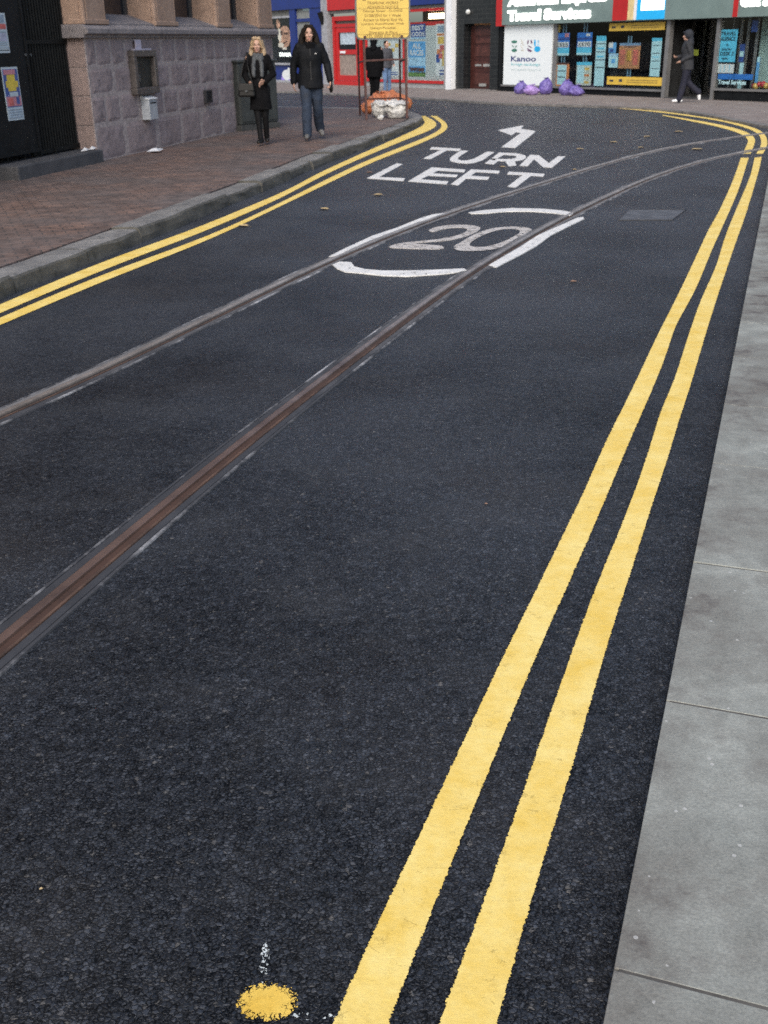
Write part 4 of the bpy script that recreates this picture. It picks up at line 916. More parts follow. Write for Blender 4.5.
m = MB(); FB.box(m, S(FB, 634, 10, .2) + .002, S(FB, 637, 10, .2), fz + .02, fz + 1.1, .19, .213); m.build('fascia_strip', WHITEP, tra)
m = MB(); FB.box(m, S(FB, 637, 10, .2) + .002, S(FB, 665, 10, .2), fz + .02, fz + 1.1, .19, .216); sq = m.build('fascia_strip', mat('cyan_sign', (.015, .36, .72), .5, .05, emit=.12), tra)
def Bz(x, y, d=.2): return FB.px(x, y, d)[1]
m = MB(); FB.box(m, S(FB, 642, 5, .2), S(FB, 664.6, 5, .2), Bz(652, 10), fz + 1.1, .217, .235); m.build('logo_block', LIT, sq)
m = MB(); FB.box(m, S(FB, 733.5, 8, .2), S(FB, 738, 8, .2), fz + .01, fz + 1.1, .19, .216); m.build('fascia_strip', RED, tra)
def ft(s, x0, x1, y0, y1, bold=.05, nm='lettering'):
    s0, s1, z0, z1 = FB.rect(x0, y0, x1, y1, .2); text(nm, s, FB, s0, s1, z0, z1, .202, LIT, tra, .03, bold)
ft('Travel Services', 508, 591, 8.5, 20, .055)
ft('American Express', 508, 607, -5, 6.5, .05)
s0, s1, z0, z1 = FB.rect(741, -6, 790, 9.5, .2); text('lettering', 'Gift Shop', FB, s0, s1, z0, z1, .202, LIT, tra, .03, .055)
MET = mat('aluminium_frame', (.19, .19, .19), .4, .1, 5, metal=.3)
# bay 1: display windows
b0, b1 = S(FB, 503, 60), S(FB, 663.5, 60); sill = FB.px(600, 87.5)[1]
doorL0, doorL1 = S(FB, 665, 60), S(FB, 668.5, 60); doorR = S(FB, 714.5, 60); doorR1 = S(FB, 717.5, 60)
m = MB(); FB.box(m, -.25, doorL0, FZ - .01, sill - .06, -.3, .0); FB.box(m, -.25, b0 - .02, sill - .06, fz, -.3, .02); m.build('plinth', M_BLACK, tra)
m = MB(); FB.box(m, b0 - .02, doorL0, sill - .06, sill, -.1, .06)
sP = S(FB, 553.5, 55); FB.box(m, sP, sP + .14, sill, fz, -.1, .03); FB.box(m, doorL0, doorL1, FZ, fz, -.12, .05); FB.box(m, doorR, doorR1, FZ, fz, -.12, .05); m.build('window_frame', MET, tra)
m = MB(); FB.box(m, sP + .14, doorL0, sill, fz, -.035, -.027); m.build('pane', M_GLASS, tra)
# interior
m = MB(); FB.box(m, -.2, BE, FZ - .02, 2.8, -3.2, -3.1); FB.box(m, -.2, BE, FZ - .05, FZ, -3.1, -.31); FB.box(m, -.2, BE, 2.7, 2.8, -3.1, -.31); FB.box(m, -.2, -.1, FZ, 2.7, -3.1, -.31); FB.box(m, doorL0 - .06, doorL0 - .02, FZ, 2.7, -3.1, -.2); FB.box(m, BE - .1, BE, FZ, 2.7, -3.1, -.3)
m.build('interior', M_DARK, tra)
m = MB(); FB.box(m, sP + .15, doorL0 - .07, sill, sill + .02, -1.0, -.1); FB.box(m, S(FB, 590, 80), S(FB, 606, 80), sill, sill + 1.0, -.9, -.85); m.build('display_shelf', M_DARK2, tra)
# Kanoo panel
s0, s1 = S(FB, 504.5, 55), S(FB, 552.3, 55); z0, z1 = sill, fz - .01
kan = empty('sign_panel', FB.P((s0 + s1) / 2, z0, .03), 'tall white sign panel reading Kanoo at the left end of the travel shop', 'sign')
m = MB(); FB.box(m, s0, s1, z0, z1, -.02, .03); m.build('board', mat('backlit_white_panel', (.68, .73, .74), .5, .02, emit=.05), kan)
def kz_(x, y): return FB.px(x, y, .03)
def kt(s, x0, x1, y0, y1, mt, bold=0.0): a, b, c, d = FB.rect(x0, y0, x1, y1, .03); text('lettering', s, FB, a, b, c, d, .031, mt, kan, .003, bold)
kt('Kanoo', 511, 536, 56, 61.5, mat('ink_navy', (.02, .03, .16), .5), .02)
kt('foreign exchange', 511, 540, 63, 66.5, mat('ink_teal', (.10, .45, .50), .5))
kt('www.kanoocurrency.co.uk', 511, 541, 68.5, 71.5, mat('ink_pale', (.45, .55, .56), .5))
TEAL = mat('ink_green', (.05, .18, .13), .5); LTAN = mat('ink_tan', (.55, .52, .42), .5); PLUM = mat('ink_plum', (.13, .06, .13), .5); CY2 = mat('ink_cyan', (.02, .40, .75), .5)
ku2 = abs(kz_(521, 45)[0] - kz_(520, 45)[0]); kv = abs(kz_(521, 45)[1] - kz_(521, 46)[1])
m = MB(); KM = [TEAL, LTAN, PLUM, CY2, mat('ink_sky', (.35, .62, .82), .5)]
for (x, y, a, b, rt, mi) in ((514.3, 41.8, 3, 1.6, 0, 0), (514.3, 50.4, 2.8, 1.8, 0, 0), (513, 46.3, 1.3, .6, .6, 0), (516, 46.6, 1, .9, -.5, 0), (522, 41, 1.8, .5, .7, 1), (522.5, 44, 2.2, .5, .6, 1), (522, 47.5, 2.2, .5, .7, 1), (522.5, 50.5, 2, .5, .1, 1), (528, 42, .7, 2.4, .4, 2), (531.5, 42, .8, 2.2, -.5, 2), (530, 46.8, 2.2, .6, .3, 2), (529.7, 50.6, 2.4, 1.2, .2, 2), (528, 48.8, 1, .6, .5, 2), (535, 43, .9, 3.6, 0, 3), (537.3, 49, 3.1, 3, 0, 3), (538.3, 41.5, 1, 1.4, .5, 4), (538, 44.4, 1.3, .8, .2, 4)):
    s, z = kz_(x, y); ell(m, FB, s, z, a * ku2, b * kv, .0315 + .0003 * mi + .0001 * (x % 7), mi, 16, -rt)
m.build('leaf_emblem', KM, kan)
# window posters
dW = -.048
def bp(x0, y0, x1, y1, base, items, label, d=dW, cat='poster', txt=(), th=.006):
    s0, s1, z0, z1 = FB.rect(x0, y0, x1, y1, d); o = fposter('poster', FB, s0, s1, z0, z1, d, base, items, label, cat, th)
    for t_, u0, u1, v0, v1, mt in txt:
        text('lettering', t_, FB, s0 + (s1 - s0) * u0, s0 + (s1 - s0) * u1, z0 + (z1 - z0) * v0, z0 + (z1 - z0) * v1, d + th + .006, mt, o, .003, .01)
    return o
INK = mat('ink_black', (.03, .035, .05), .5)
BLU2 = mat('poster_blue', (.03, .17, .55), .5, .12, 3)
bp(555.3, 33, 569.5, 55.5, BLU2, [(0, .02, 1, .34, CYN), (0, .0, 1, .10, PCY), (.05, .36, .95, .60, WHI), (.65, .82, .95, .98, PP), (0, .68, 1, .8, NAV)], 'left blue price poster in the travel shop window, reading 525', txt=(('£525', .1, .9, .40, .55, INK),))
bp(577.2, 32.5, 592, 55, BLU2, [(0, .02, 1, .34, CYN), (0, .0, 1, .10, PCY), (.05, .36, .95, .60, WHI), (.6, .84, .85, .95, WHI), (0, .68, 1, .78, NAV)], 'right blue price poster in the travel shop window, reading 570', txt=(('£570', .1, .9, .40, .55, INK),))
bp(554.5, 62.5, 569, 86, ORG, [(.2, .06, .82, .9, PCY), (.25, .62, .78, .66, INK), (.25, .36, .78, .4, INK), (0, .93, 1, 1, BRN)], 'orange edged price list behind the purple bags')
bp(576.5, 62, 591.5, 85.3, mat('poster_cream', (.50, .56, .50), .5, .08), [(0, .86, 1, 1, CYN), (.05, .1, .5, .82, PCY), (.55, .66, .85, .76, GOLD), (.55, .38, .85, .48, ORG), (.55, .08, .85, .18, GOLD)], 'cream brochure poster below the 570 price poster')
bp(595.3, 36, 605, 86, PCY, [(0, .90, 1, 1, CYN), (.08, .84, .95, .855, INK), (.08, .68, .95, .695, INK), (.08, .52, .95, .535, INK), (.08, .37, .95, .385, INK), (.15, .58, .85, .61, CYN), (.15, .74, .85, .77, CYN)], 'tall narrow pale cyan price strip left of the orange notice board')
bp(608.8, 42.5, 616.2, 53, SKY1, [(0, .5, .6, 1, WHI), (.2, .1, .7, .4, NAV)], 'small blue and white photo card in the travel shop window')
bp(608.8, 53.5, 618, 67.5, PCY, [(0, .8, 1, 1, mat('poster_light_sky', (.32, .52, .68), .5)), (.3, .3, .7, .6, SKY1)], 'small pale card below the blue photo card')
bp(619, 43, 640, 68.5, mat('board_orange', (.42, .20, .09), .5, .08), [(0, .9, 1, 1, mat('board_blue', (.16, .27, .42), .5)), (.25, .84, .8, .87, INK)] + lines(.05, .3, [.15 + .06 * k for k in range(10)], .03, PR) + lines(.68, .92, [.15 + .06 * k for k in range(10)], .03, PR) + [(.4, .3, .58, .7, GOLD)], 'orange rate board with columns of figures in the travel shop window', txt=())
bp(651, 38, 660.8, 76.5, PCY, [(0, .92, 1, 1, CYN), (.1, .80, .9, .815, INK), (.1, .6, .9, .615, INK), (.1, .4, .9, .415, INK), (.1, .2, .9, .215, INK), (.2, .5, .8, .52, CYN)], 'tall narrow pale cyan price strip right of the orange rate board')
YSG = mat('yellow_banner', (.62, .42, .06), .5, .08)
o = bp(609.5, 22.5, 665, 30.5, YSG, [(.05, .35, .12, .6, INK), (.22, .35, .28, .7, INK)] + lines(.4, .9, (.28, .55), .12, mat('ink_olive', (.32, .22, .05), .5)), 'yellow banner across the top of the travel shop window', d=-.02)
o = bp(607, 77, 663.5, 85.2, YSG, [(.05, .35, .12, .6, INK), (.22, .35, .28, .7, INK)] + lines(.36, .9, (.28, .55), .12, mat('ink_olive', (.32, .22, .05), .5)), 'yellow banner along the bottom of the travel shop window', d=-.02)
st_ = empty('star_badge', FB.P(S(FB, 557.5, 28), 1.9, -.05), 'ragged golden star badge beside the white sign panel', 'badge')
m = MB(); c_ = FB.px(557.5, 28.5, -.05); pts = []
for k in range(16):
    t = 2 * math.pi * k / 16; r = .17 if k % 2 == 0 else .11; pts.append((c_[0] + r * math.cos(t), c_[1] + r * math.sin(t)))
m.add([FB.P(a, b, -.05) for a, b in pts] + [FB.P(a, b, -.058) for a, b in pts], [tuple(range(16)), tuple(reversed(range(16, 32)))] + [((k + 1) % 16, k, 16 + k, 16 + (k + 1) % 16) for k in range(16)])
m.build('star', GOLD, st_)
# hanging poles behind posters
m = MB()
for x, y0, y1 in ((565, 24, 34), (586, 22, 34), (563, 55, 64), (585, 54, 64), (630, 36, 45), (629, 68, 78)):
    for dx in (-1.6, 1.2):
        a = FB.px(x + dx, y0, -.1); b = FB.px(x + dx, y1, -.1); FB.box(m, a[0], a[0] + .05, b[1], a[1], -.10, -.09)
m.build('hanging_rod', mat('clear_blue_plastic', (.14, .26, .36), .3), tra)
# doorway with glass doors, right window
m = MB(); FB.frame(m, doorL1, doorR, FZ + .02, fz, .05, -.9, -.85); FB.box(m, S(FB, 690, 60, -.87), S(FB, 690, 60, -.87) + .06, FZ, fz, -.9, -.85); m.build('door_frame', mat('dark_bronze_frame', (.03, .03, .03), .4), tra)
m = MB(); FB.box(m, doorL1 + .05, doorR - .05, FZ + .07, fz - .05, -.885, -.877); m.build('door_pane', M_GLASS, tra)
m = MB(); FB.box(m, doorL1 + .001, doorR - .001, FZ - .01, FZ + .015, -1.5, .1); m.build('door_mat', M_DARK2, tra)
for (x0, y0, x1, y1, mt, lb_) in ((669.5, 43.5, 673.5, 49, SKY1, 'small blue sticker on the travel shop door, left one'), (674.5, 44, 680, 49, PCY, 'pale blue sticker on the travel shop door beside the blue one'), (678, 31, 687, 34.5, WHI, 'small white notice at the top of the travel shop door'), (693.5, 49.5, 698.5, 55.5, mat('lime_sticker', (.30, .36, .05), .5), 'lime green sticker on the travel shop door behind the walker')):
    bp(x0, y0, x1, y1, mt, [], lb_, d=-.86, cat='sticker')
w2a = doorR1; sil2 = FB.px(740, 94)[1]
m = MB(); FB.box(m, w2a, BE, FZ - .01, .30, -.3, .0); m.build('plinth', M_BLACK, tra)
m = MB(); FB.box(m, w2a, BE, .30, .36, -.1, .05)
sv = S(FB, 725.5, 40); FB.box(m, sv, sv + .04, .36, fz, -.3, -.26)
for x in (738, 745, 754): FB.box(m, S(FB, x, 50, -.4), S(FB, x, 50, -.4) + .09, .36, fz, -.42, -.40)
m.build('window_frame', MET, tra)
m = MB(); FB.box(m, w2a, BE, .36, fz, -.035, -.027); m.build('pane', M_GLASS, tra)
m = MB(); FB.box(m, S(FB, 758, 60, -.6), BE - .1, .36, fz, -.62, -.6); m.build('display_board', mat('sea_green_board', (.30, .42, .40), .6, .2, 2), tra)
bp(719, 29.5, 736.5, 62, CYN, [(.1, .66, .9, .68, INK)], 'bright cyan travel agency notice in the right shop window', d=-.05, txt=(('TRAVEL', .08, .92, .82, .93, INK), ('AGENCY', .08, .92, .66, .78, INK), ('&', .45, .55, .50, .57, INK), ('tourist', .2, .75, .36, .44, INK), ('DESK 2', .15, .9, .20, .32, INK), ('open', .25, .6, .06, .13, INK)))
bp(718, 64, 734, 73, WHI, [(.15, .1, .18, .9, CYN), (.4, .1, .43, .9, CYN), (.7, .1, .73, .9, CYN)], 'white card strip below the cyan travel agency notice', d=-.05)
bp(718, 74, 753, 79.5, BLU2, [], 'blue band across the right shop window', d=-.06)
s0, s1, z0, z1 = FB.rect(718, 80, 746, 84.5, -.02); text('lettering', 'Travel Services', FB, s0, s1, z0, z1, -.026, PCY, tra, .003, .02)
bp(739.5, 44, 744.5, 62, NAV, [(.1, .3, .9, .6, PCY)], 'narrow navy and white hanging banner in the right shop window', d=-.2)
bp(752, 20, 758, 32, NAV, [], 'dark blue hanging banner at the top of the right shop window', d=-.2)
bp(756, 57, 759, 83, SKY1, [(.1, .8, .9, 1, PCY)], 'narrow blue hanging strip low in the right shop window', d=-.2)
bp(738.5, 62, 742.5, 90, PCY, [], 'pale narrow hanging strip in the right shop window', d=-.22)
fl = empty('red_garland', FB.P(S(FB, 758, 88), .36, -.2), 'red and gold garland along the right shop window sill', 'garland')
m = MB(); rnd = random.Random(4)
for k in range(16):
    s_ = S(FB, 748, 88) + k * .09; m.ball(FB.P(s_, .42 + rnd.uniform(0, .07), -.2 + rnd.uniform(-.05, .05)), rnd.uniform(.06, .09), 8, 6, 0 if rnd.random() < .75 else 1)
m.build('tinsel', [mat('garland_red', (.40, .03, .04), .5, .3, 20), mat('garland_gold', (.5, .33, .08), .4)], fl)

# ------------------------------------------------------------------ bags
def bag(name, loc, r, h, mt, label, group, seed, neck=True, flat_=.8, open_=False):
    root = empty(name, loc, label, 'bag', group); rnd = random.Random(seed); loc = Vector(loc)
    bm = bmesh.new(); bmesh.ops.create_icosphere(bm, subdivisions=4, radius=1)
    for v in bm.verts:
        p = v.co.copy(); z = (p.z + 1) / 2
        if open_: p.x, p.y = math.copysign(abs(p.x) ** .7, p.x), math.copysign(abs(p.y) ** .7, p.y)
        f = 1 + .24 * noise.noise(p * 1.6 + Vector((seed, 0, 0))) + .10 * noise.noise(p * 3.7 + Vector((0, seed, 0))) + .22 * (.45 - abs(noise.noise(p * 5.5 + Vector((seed, seed, 0)))))
        f *= 1 - .30 * max(0, z - .6) * 2 * (1 if neck else .3)
        if open_: f = (f + .30 * z) * .85 / max(.35, 1 - .25 * (z > .8))
        x, y = p.x * r * f, p.y * r * flat_ * f
        zz = h * (max(0, z - .08) / .92) * (1 + (.30 if open_ else .14) * noise.noise(Vector((p.x * 2.2 + seed, p.y * 2.2, z * (.5 if open_ else 2)))) + .06 * noise.noise(p * 6 + Vector((3, seed, 1))))
        if not open_: x += z * z * r * .35 * math.sin(seed * 2.3)
        v.co = loc + Vector((x, y, zz))
    me = bpy.data.meshes.new(name); bm.to_mesh(me); bm.free(); me.materials.append(mt)
    me.polygons.foreach_set('use_smooth', [True] * len(me.polygons)); link('sack', me, root)
    if neck:
        m = MB(); top = loc + Vector((0, 0, h * .93)); m.tube(top - Vector((0, 0, h * .04)), top + Vector((0, 0, h * .06)), r * .2, r * .10, 9)
        for k in range(7):
            t = 2 * math.pi * k / 7 + seed; e = top + Vector((math.cos(t) * r * .36, math.sin(t) * r * .3, h * rnd.uniform(.06, .16)))
            m.add([top + Vector((0, 0, h * .06)), e + Vector((-.03, 0, .02)), e + Vector((.035, 0, 0))], [(0, 1, 2)])
            m.add([top + Vector((.01, .01, h * .06)), e + Vector((.035, 0, 0)), e + Vector((.0, .03, .03))], [(0, 1, 2)])
        m.build('tied_neck', mt, root)
    return root
def plastic(name, c): 
    return mat(name, c, .42, .22, 14, .8, 16, spec=.5, dist=.03)
PUR = plastic('purple_sack_plastic', (.14, .105, .34)); PUR2 = plastic('lilac_sack_plastic', (.33, .22, .52)); ORB = plastic('orange_sack_plastic', (.50, .17, .07)); WHB = plastic('white_sack_plastic', (.55, .55, .53))
pg = 'purple rubbish sacks outside the travel shop'
for x, y, wpx, hpx, mt, lb_, sd in ((520.5, 94, 12.5, 12, PUR, 'purple sack at the left end of the row below Kanoo', 1), (532.5, 95, 14, 9.5, PUR2, 'low pale lilac sack second from the left', 2), (545.5, 94.5, 13, 15.5, PUR, 'tall purple sack at the right edge of the Kanoo panel', 3), (566.5, 95.5, 13, 15, PUR, 'upright purple sack in front of the orange edged price list', 4), (577.5, 96, 13.5, 10, PUR, 'low purple sack at the right end of the row', 5)):
    p = G(x, y, FZ); d = (p - EYE).length; k = d / 1120; p.y += wpx * k * .25
    bag('rubbish_sack', p, wpx * k / 2 * 1.02, hpx * k * .92, mt, lb_, pg, sd)
og = 'orange sacks under the road sign'
for x, y, back, r, h, lb_, sd in ((371, 114, .30, .24, .36, 'orange sack at the left of the heap, inside the sign leg', 9), (381, 112.5, .55, .28, .42, 'orange sack in the heap behind the left white bag', 21), (392, 112, .50, .32, .47, 'largest orange sack on the heap behind the right white bag', 8), (402.5, 112, .34, .24, .40, 'orange sack at the right of the heap, by the sign leg', 10)):
    bag('rubbish_sack', G(x, y, KZ) + Vector((0, back, 0)), r, h, ORB, lb_, og, sd, sd == 21)
bag('carrier_bag', G(379.3, 117.3, KZ) + Vector((0, .1, 0)), .17, .34, WHB, 'white carrier bag standing under the sign, left one', 'white bags under the road sign', 12, False, open_=True)
bag('carrier_bag', G(396.5, 118, KZ) + Vector((0, .05, 0)), .24, .37, WHB, 'bulky cream white bag under the sign, right one', 'white bags under the road sign', 13, False, open_=True)
bag('carrier_bag', G(380.5, 119.8, KZ), .07, .1, WHB, 'tiny scrunched white bag in front of the white carrier bag', 'white bags under the road sign', 14, False)

# ------------------------------------------------------------------ yellow road works sign
fl_, fr_ = G(366.5, 119.7, KZ), G(407, 118.2, KZ)
SG = Fac(fl_, fr_, KZ)
kx = SG.len / (407 - 366.5)
bs0, bs1 = SG.px(356.5, 38)[0], SG.px(411, 36)[0]; bz0, bz1 = SG.px(384, 39.5)[1], SG.px(384, -4.5)[1]
bs0 = SG.px(355.2, 20)[0]; bs1 = SG.px(410, 20)[0]
sign = empty('road_works_sign', SG.P(SG.len / 2, KZ, -.2), 'yellow road works notice board on a rusty metal stand', 'sign')
M_ANG = mat('rusty_angle_iron', (.085, .040, .034), .7, .4, 9)
M_YSG = mat('yellow_sign_sheet', (.74, .53, .13), .5, .05, 3); M_GSG = mat('sign_grey_edge', (.16, .16, .155), .6)
def rrect(m, fac, s0, s1, z0, z1, r, d0, d1, mi=0, n=6):
    pts = []
    for cx, cz, a in ((s1 - r, z1 - r, 0), (s0 + r, z1 - r, 90), (s0 + r, z0 + r, 180), (s1 - r, z0 + r, 270)):
        for k in range(n + 1): t = R_(a + 90 * k / n); pts.append((cx + r * math.cos(t), cz + r * math.sin(t)))
    q = len(pts); m.add([fac.P(a, b, d1) for a, b in pts] + [fac.P(a, b, d0) for a, b in pts], [tuple(range(q)), tuple(reversed(range(q, 2 * q)))] + [((k + 1) % q, k, q + k, q + (k + 1) % q) for k in range(q)], mi)
m = MB(); rrect(m, SG, bs0, bs1, bz0, bz1, .10, -.01, .015); m.build('board_edge', M_GSG, sign)
m = MB(); rrect(m, SG, bs0 + .035, bs1 - .035, bz0 + .035, bz1 - .035, .08, .01, .02); m.build('board', M_YSG, sign)
bw = bs1 - bs0; INKB = mat('sign_ink', (.16, .09, .03), .6)
for (t_, y, w_) in (('TRAMLINK WORKS', 2.9, .56), ('ADVANCE NOTICE', 7.1, .56), ('George Street - CLOSED', 11.2, .72), ('01/08/2010 for 1 Week', 15.4, .66), ('Access to North End Via', 19.7, .72), ('London Road/Poplar Walk', 24.0, .78), ('Delays Possible', 28.2, .46), ('Diversion In Place', 32.4, .52), ('TEL 0800 027 4070', 36.0, .62)):
    zc = SG.px(384, y)[1]; mid = (bs0 + bs1) / 2 + .0 * bw
    text('lettering', t_, SG, mid - bw * w_ / 2, mid + bw * w_ / 2, zc - .028, zc + .028, .021, INKB, sign, .002)
m = MB(); 
for y in (8.7, 34.2):
    zc = SG.px(384, y)[1]; SG.box(m, bs0 + .04, bs1 - .04, zc - .003, zc + .003, .02, .0215)
m.build('joint_line', INKB, sign)
m = MB()
for (sx, zc) in ((bs0 + .2, bz0 + .06), (bs1 - .2, bz0 + .06), (bs0 + .2, bz1 - .06), (bs1 - .2, bz1 - .06)): SG.box(m, sx - .03, sx + .03, zc - .03, zc + .02, .02, .03)
m.build('clip', M_ANG, sign)
BD = -1.0
for sx, d_ in ((0.0, 0.0), (SG.len, 0.0)):
    m = MB(); w = .022
    m.hexa([SG.P(sx - w, KZ, w), SG.P(sx + w, KZ, w), SG.P(sx + w, KZ, -w), SG.P(sx - w, KZ, -w), SG.P(sx - w * 2.2, bz1, -.02 + w * .0), SG.P(sx + w * 0, bz1, -.02), SG.P(sx + w * 0, bz1, -.06), SG.P(sx - w * 2.2, bz1, -.06)]); m.build('leg', M_ANG, sign)
bk = [G(360, 115.3, KZ), G(400.5, 113.5, KZ)]
for p, sx in zip(bk, (-.14, SG.len - .14)):
    m = MB(); w = .022; T = SG.P(sx, bz1 - .1, -.07); m.tube(p, T, .024, .024, 6); m.build('leg', M_ANG, sign)
def along(p, q, t): return p + (q - p) * t
zb_ = SG.px(384, 60.5)[1]; zl_ = SG.px(384, 101)[1]
m = MB(); fl2 = [SG.P(0, zb_, -.03), SG.P(SG.len, zb_ + .02, -.03)]; tt = (zb_ - KZ) / (bz1 - KZ); tl = (zl_ - KZ) / (bz1 - KZ)
bkm = [along(bk[k], SG.P((-.14, SG.len - .14)[k], bz1 - .1, -.07), tt) for k in (0, 1)]; bkl = [along(bk[k], SG.P((-.14, SG.len - .14)[k], bz1 - .1, -.07), tl) for k in (0, 1)]
m.tube(fl2[0], fl2[1], .02, seg=6); m.tube(fl2[0], bkm[0], .018, seg=6); m.tube(fl2[1], bkm[1], .018, seg=6)
m.tube(SG.P(0, zl_, -.01), bkl[0], .018, seg=6); m.tube(SG.P(SG.len, zl_, -.01), bkl[1], .018, seg=6); m.tube(bkl[0], bkl[1], .018, seg=6); m.build('brace', M_ANG, sign)

# ------------------------------------------------------------------ people
VOX = [1.0]
def remesh(name, prim, voxel, mats, parent, xf, smooth_it=6, faces=None, disp=None):
    me = prim.mesh(name + '_src', mats[0]); o = bpy.data.objects.new('tmp', me); COL.objects.link(o)
    r = o.modifiers.new('r', 'REMESH'); r.mode = 'VOXEL'; r.voxel_size = voxel * VOX[0]
    s = o.modifiers.new('s', 'SMOOTH'); s.iterations = smooth_it; s.factor = .5
    dg = bpy.context.evaluated_depsgraph_get(); nm = bpy.data.meshes.new_from_object(o.evaluated_get(dg))
    bpy.data.objects.remove(o); bpy.data.meshes.remove(me)
    nm.name = name; nm.materials.clear()
    for q in mats: nm.materials.append(q)
    if faces:
        for p in nm.polygons:
            p.material_index = faces(p.center)
    if disp:
        for v in nm.vertices: v.co += v.normal * disp(v.co)
    nm.transform(xf); nm.polygons.foreach_set('use_smooth', [True] * len(nm.polygons)); nm.update()
    return link(name, nm, parent)
def chain(m, pts, seg=12):
    """tapered limb through (point, radius) list"""
    for (p, r), (q, s) in zip(pts, pts[1:]): m.tube(p, q, r, s, seg)
    for p, r in pts: m.ball(p, r, seg, 8)
V = Vector
def loft(m, rows, seg=22, power=2.3):
    vs = []
    for z, cx, cy, rx, ry in rows:
        for k in range(seg):
            t = 2 * math.pi * k / seg; c, q = math.cos(t), math.sin(t)
            vs.append((cx + rx * math.copysign(abs(c) ** (2 / power), c), cy + ry * math.copysign(abs(q) ** (2 / power), q), z))
    fs = [(i * seg + k, i * seg + (k + 1) % seg, (i + 1) * seg + (k + 1) % seg, (i + 1) * seg + k) for i in range(len(rows) - 1) for k in range(seg)]
    fs += [tuple(reversed(range(seg))), tuple(range((len(rows) - 1) * seg, len(rows) * seg))]
    return m.add(vs, fs)
SKIN = mat('skin', (.46, .28, .21), .55, .12, 9); LIP = mat('lips', (.34, .14, .12), .5); EYEM = mat('eye_dark', (.035, .025, .02), .3)
def hand(m, w, dirv, palm_n, thumb, curl=.5, sc=1.0):
    """palm + five fingers; w wrist, dirv along the hand, palm_n out of the palm, thumb side vector"""
    d = V(dirv).normalized(); n = V(palm_n).normalized(); s = V(thumb).normalized(); w = V(w)
    base = w + d * .085 * sc
    for k in range(4):
        off = (.030 - .020 * k) * sc; chain(m, [(w + s * off * .6, .016 * sc), (base + s * off, .0125 * sc)], 8)
        L1 = (.040, .046, .042, .032)[k] * sc; a = curl
        p1 = base + s * off; p2 = p1 + (d * math.cos(a * .6) + n * math.sin(a * .6)) * L1; p3 = p2 + (d * math.cos(a * 1.5) + n * math.sin(a * 1.5)) * L1 * .75
        chain(m, [(p1, .0115 * sc), (p2, .0095 * sc), (p3, .0075 * sc)], 8)
    t0 = w + d * .025 * sc + s * .028 * sc; t1 = t0 + (d * .6 + s * .75).normalized() * .042 * sc; t2 = t1 + (d * .9 + s * .25 + n * .3).normalized() * .034 * sc
    chain(m, [(t0, .014 * sc), (t1, .0115 * sc), (t2, .009 * sc)], 8)
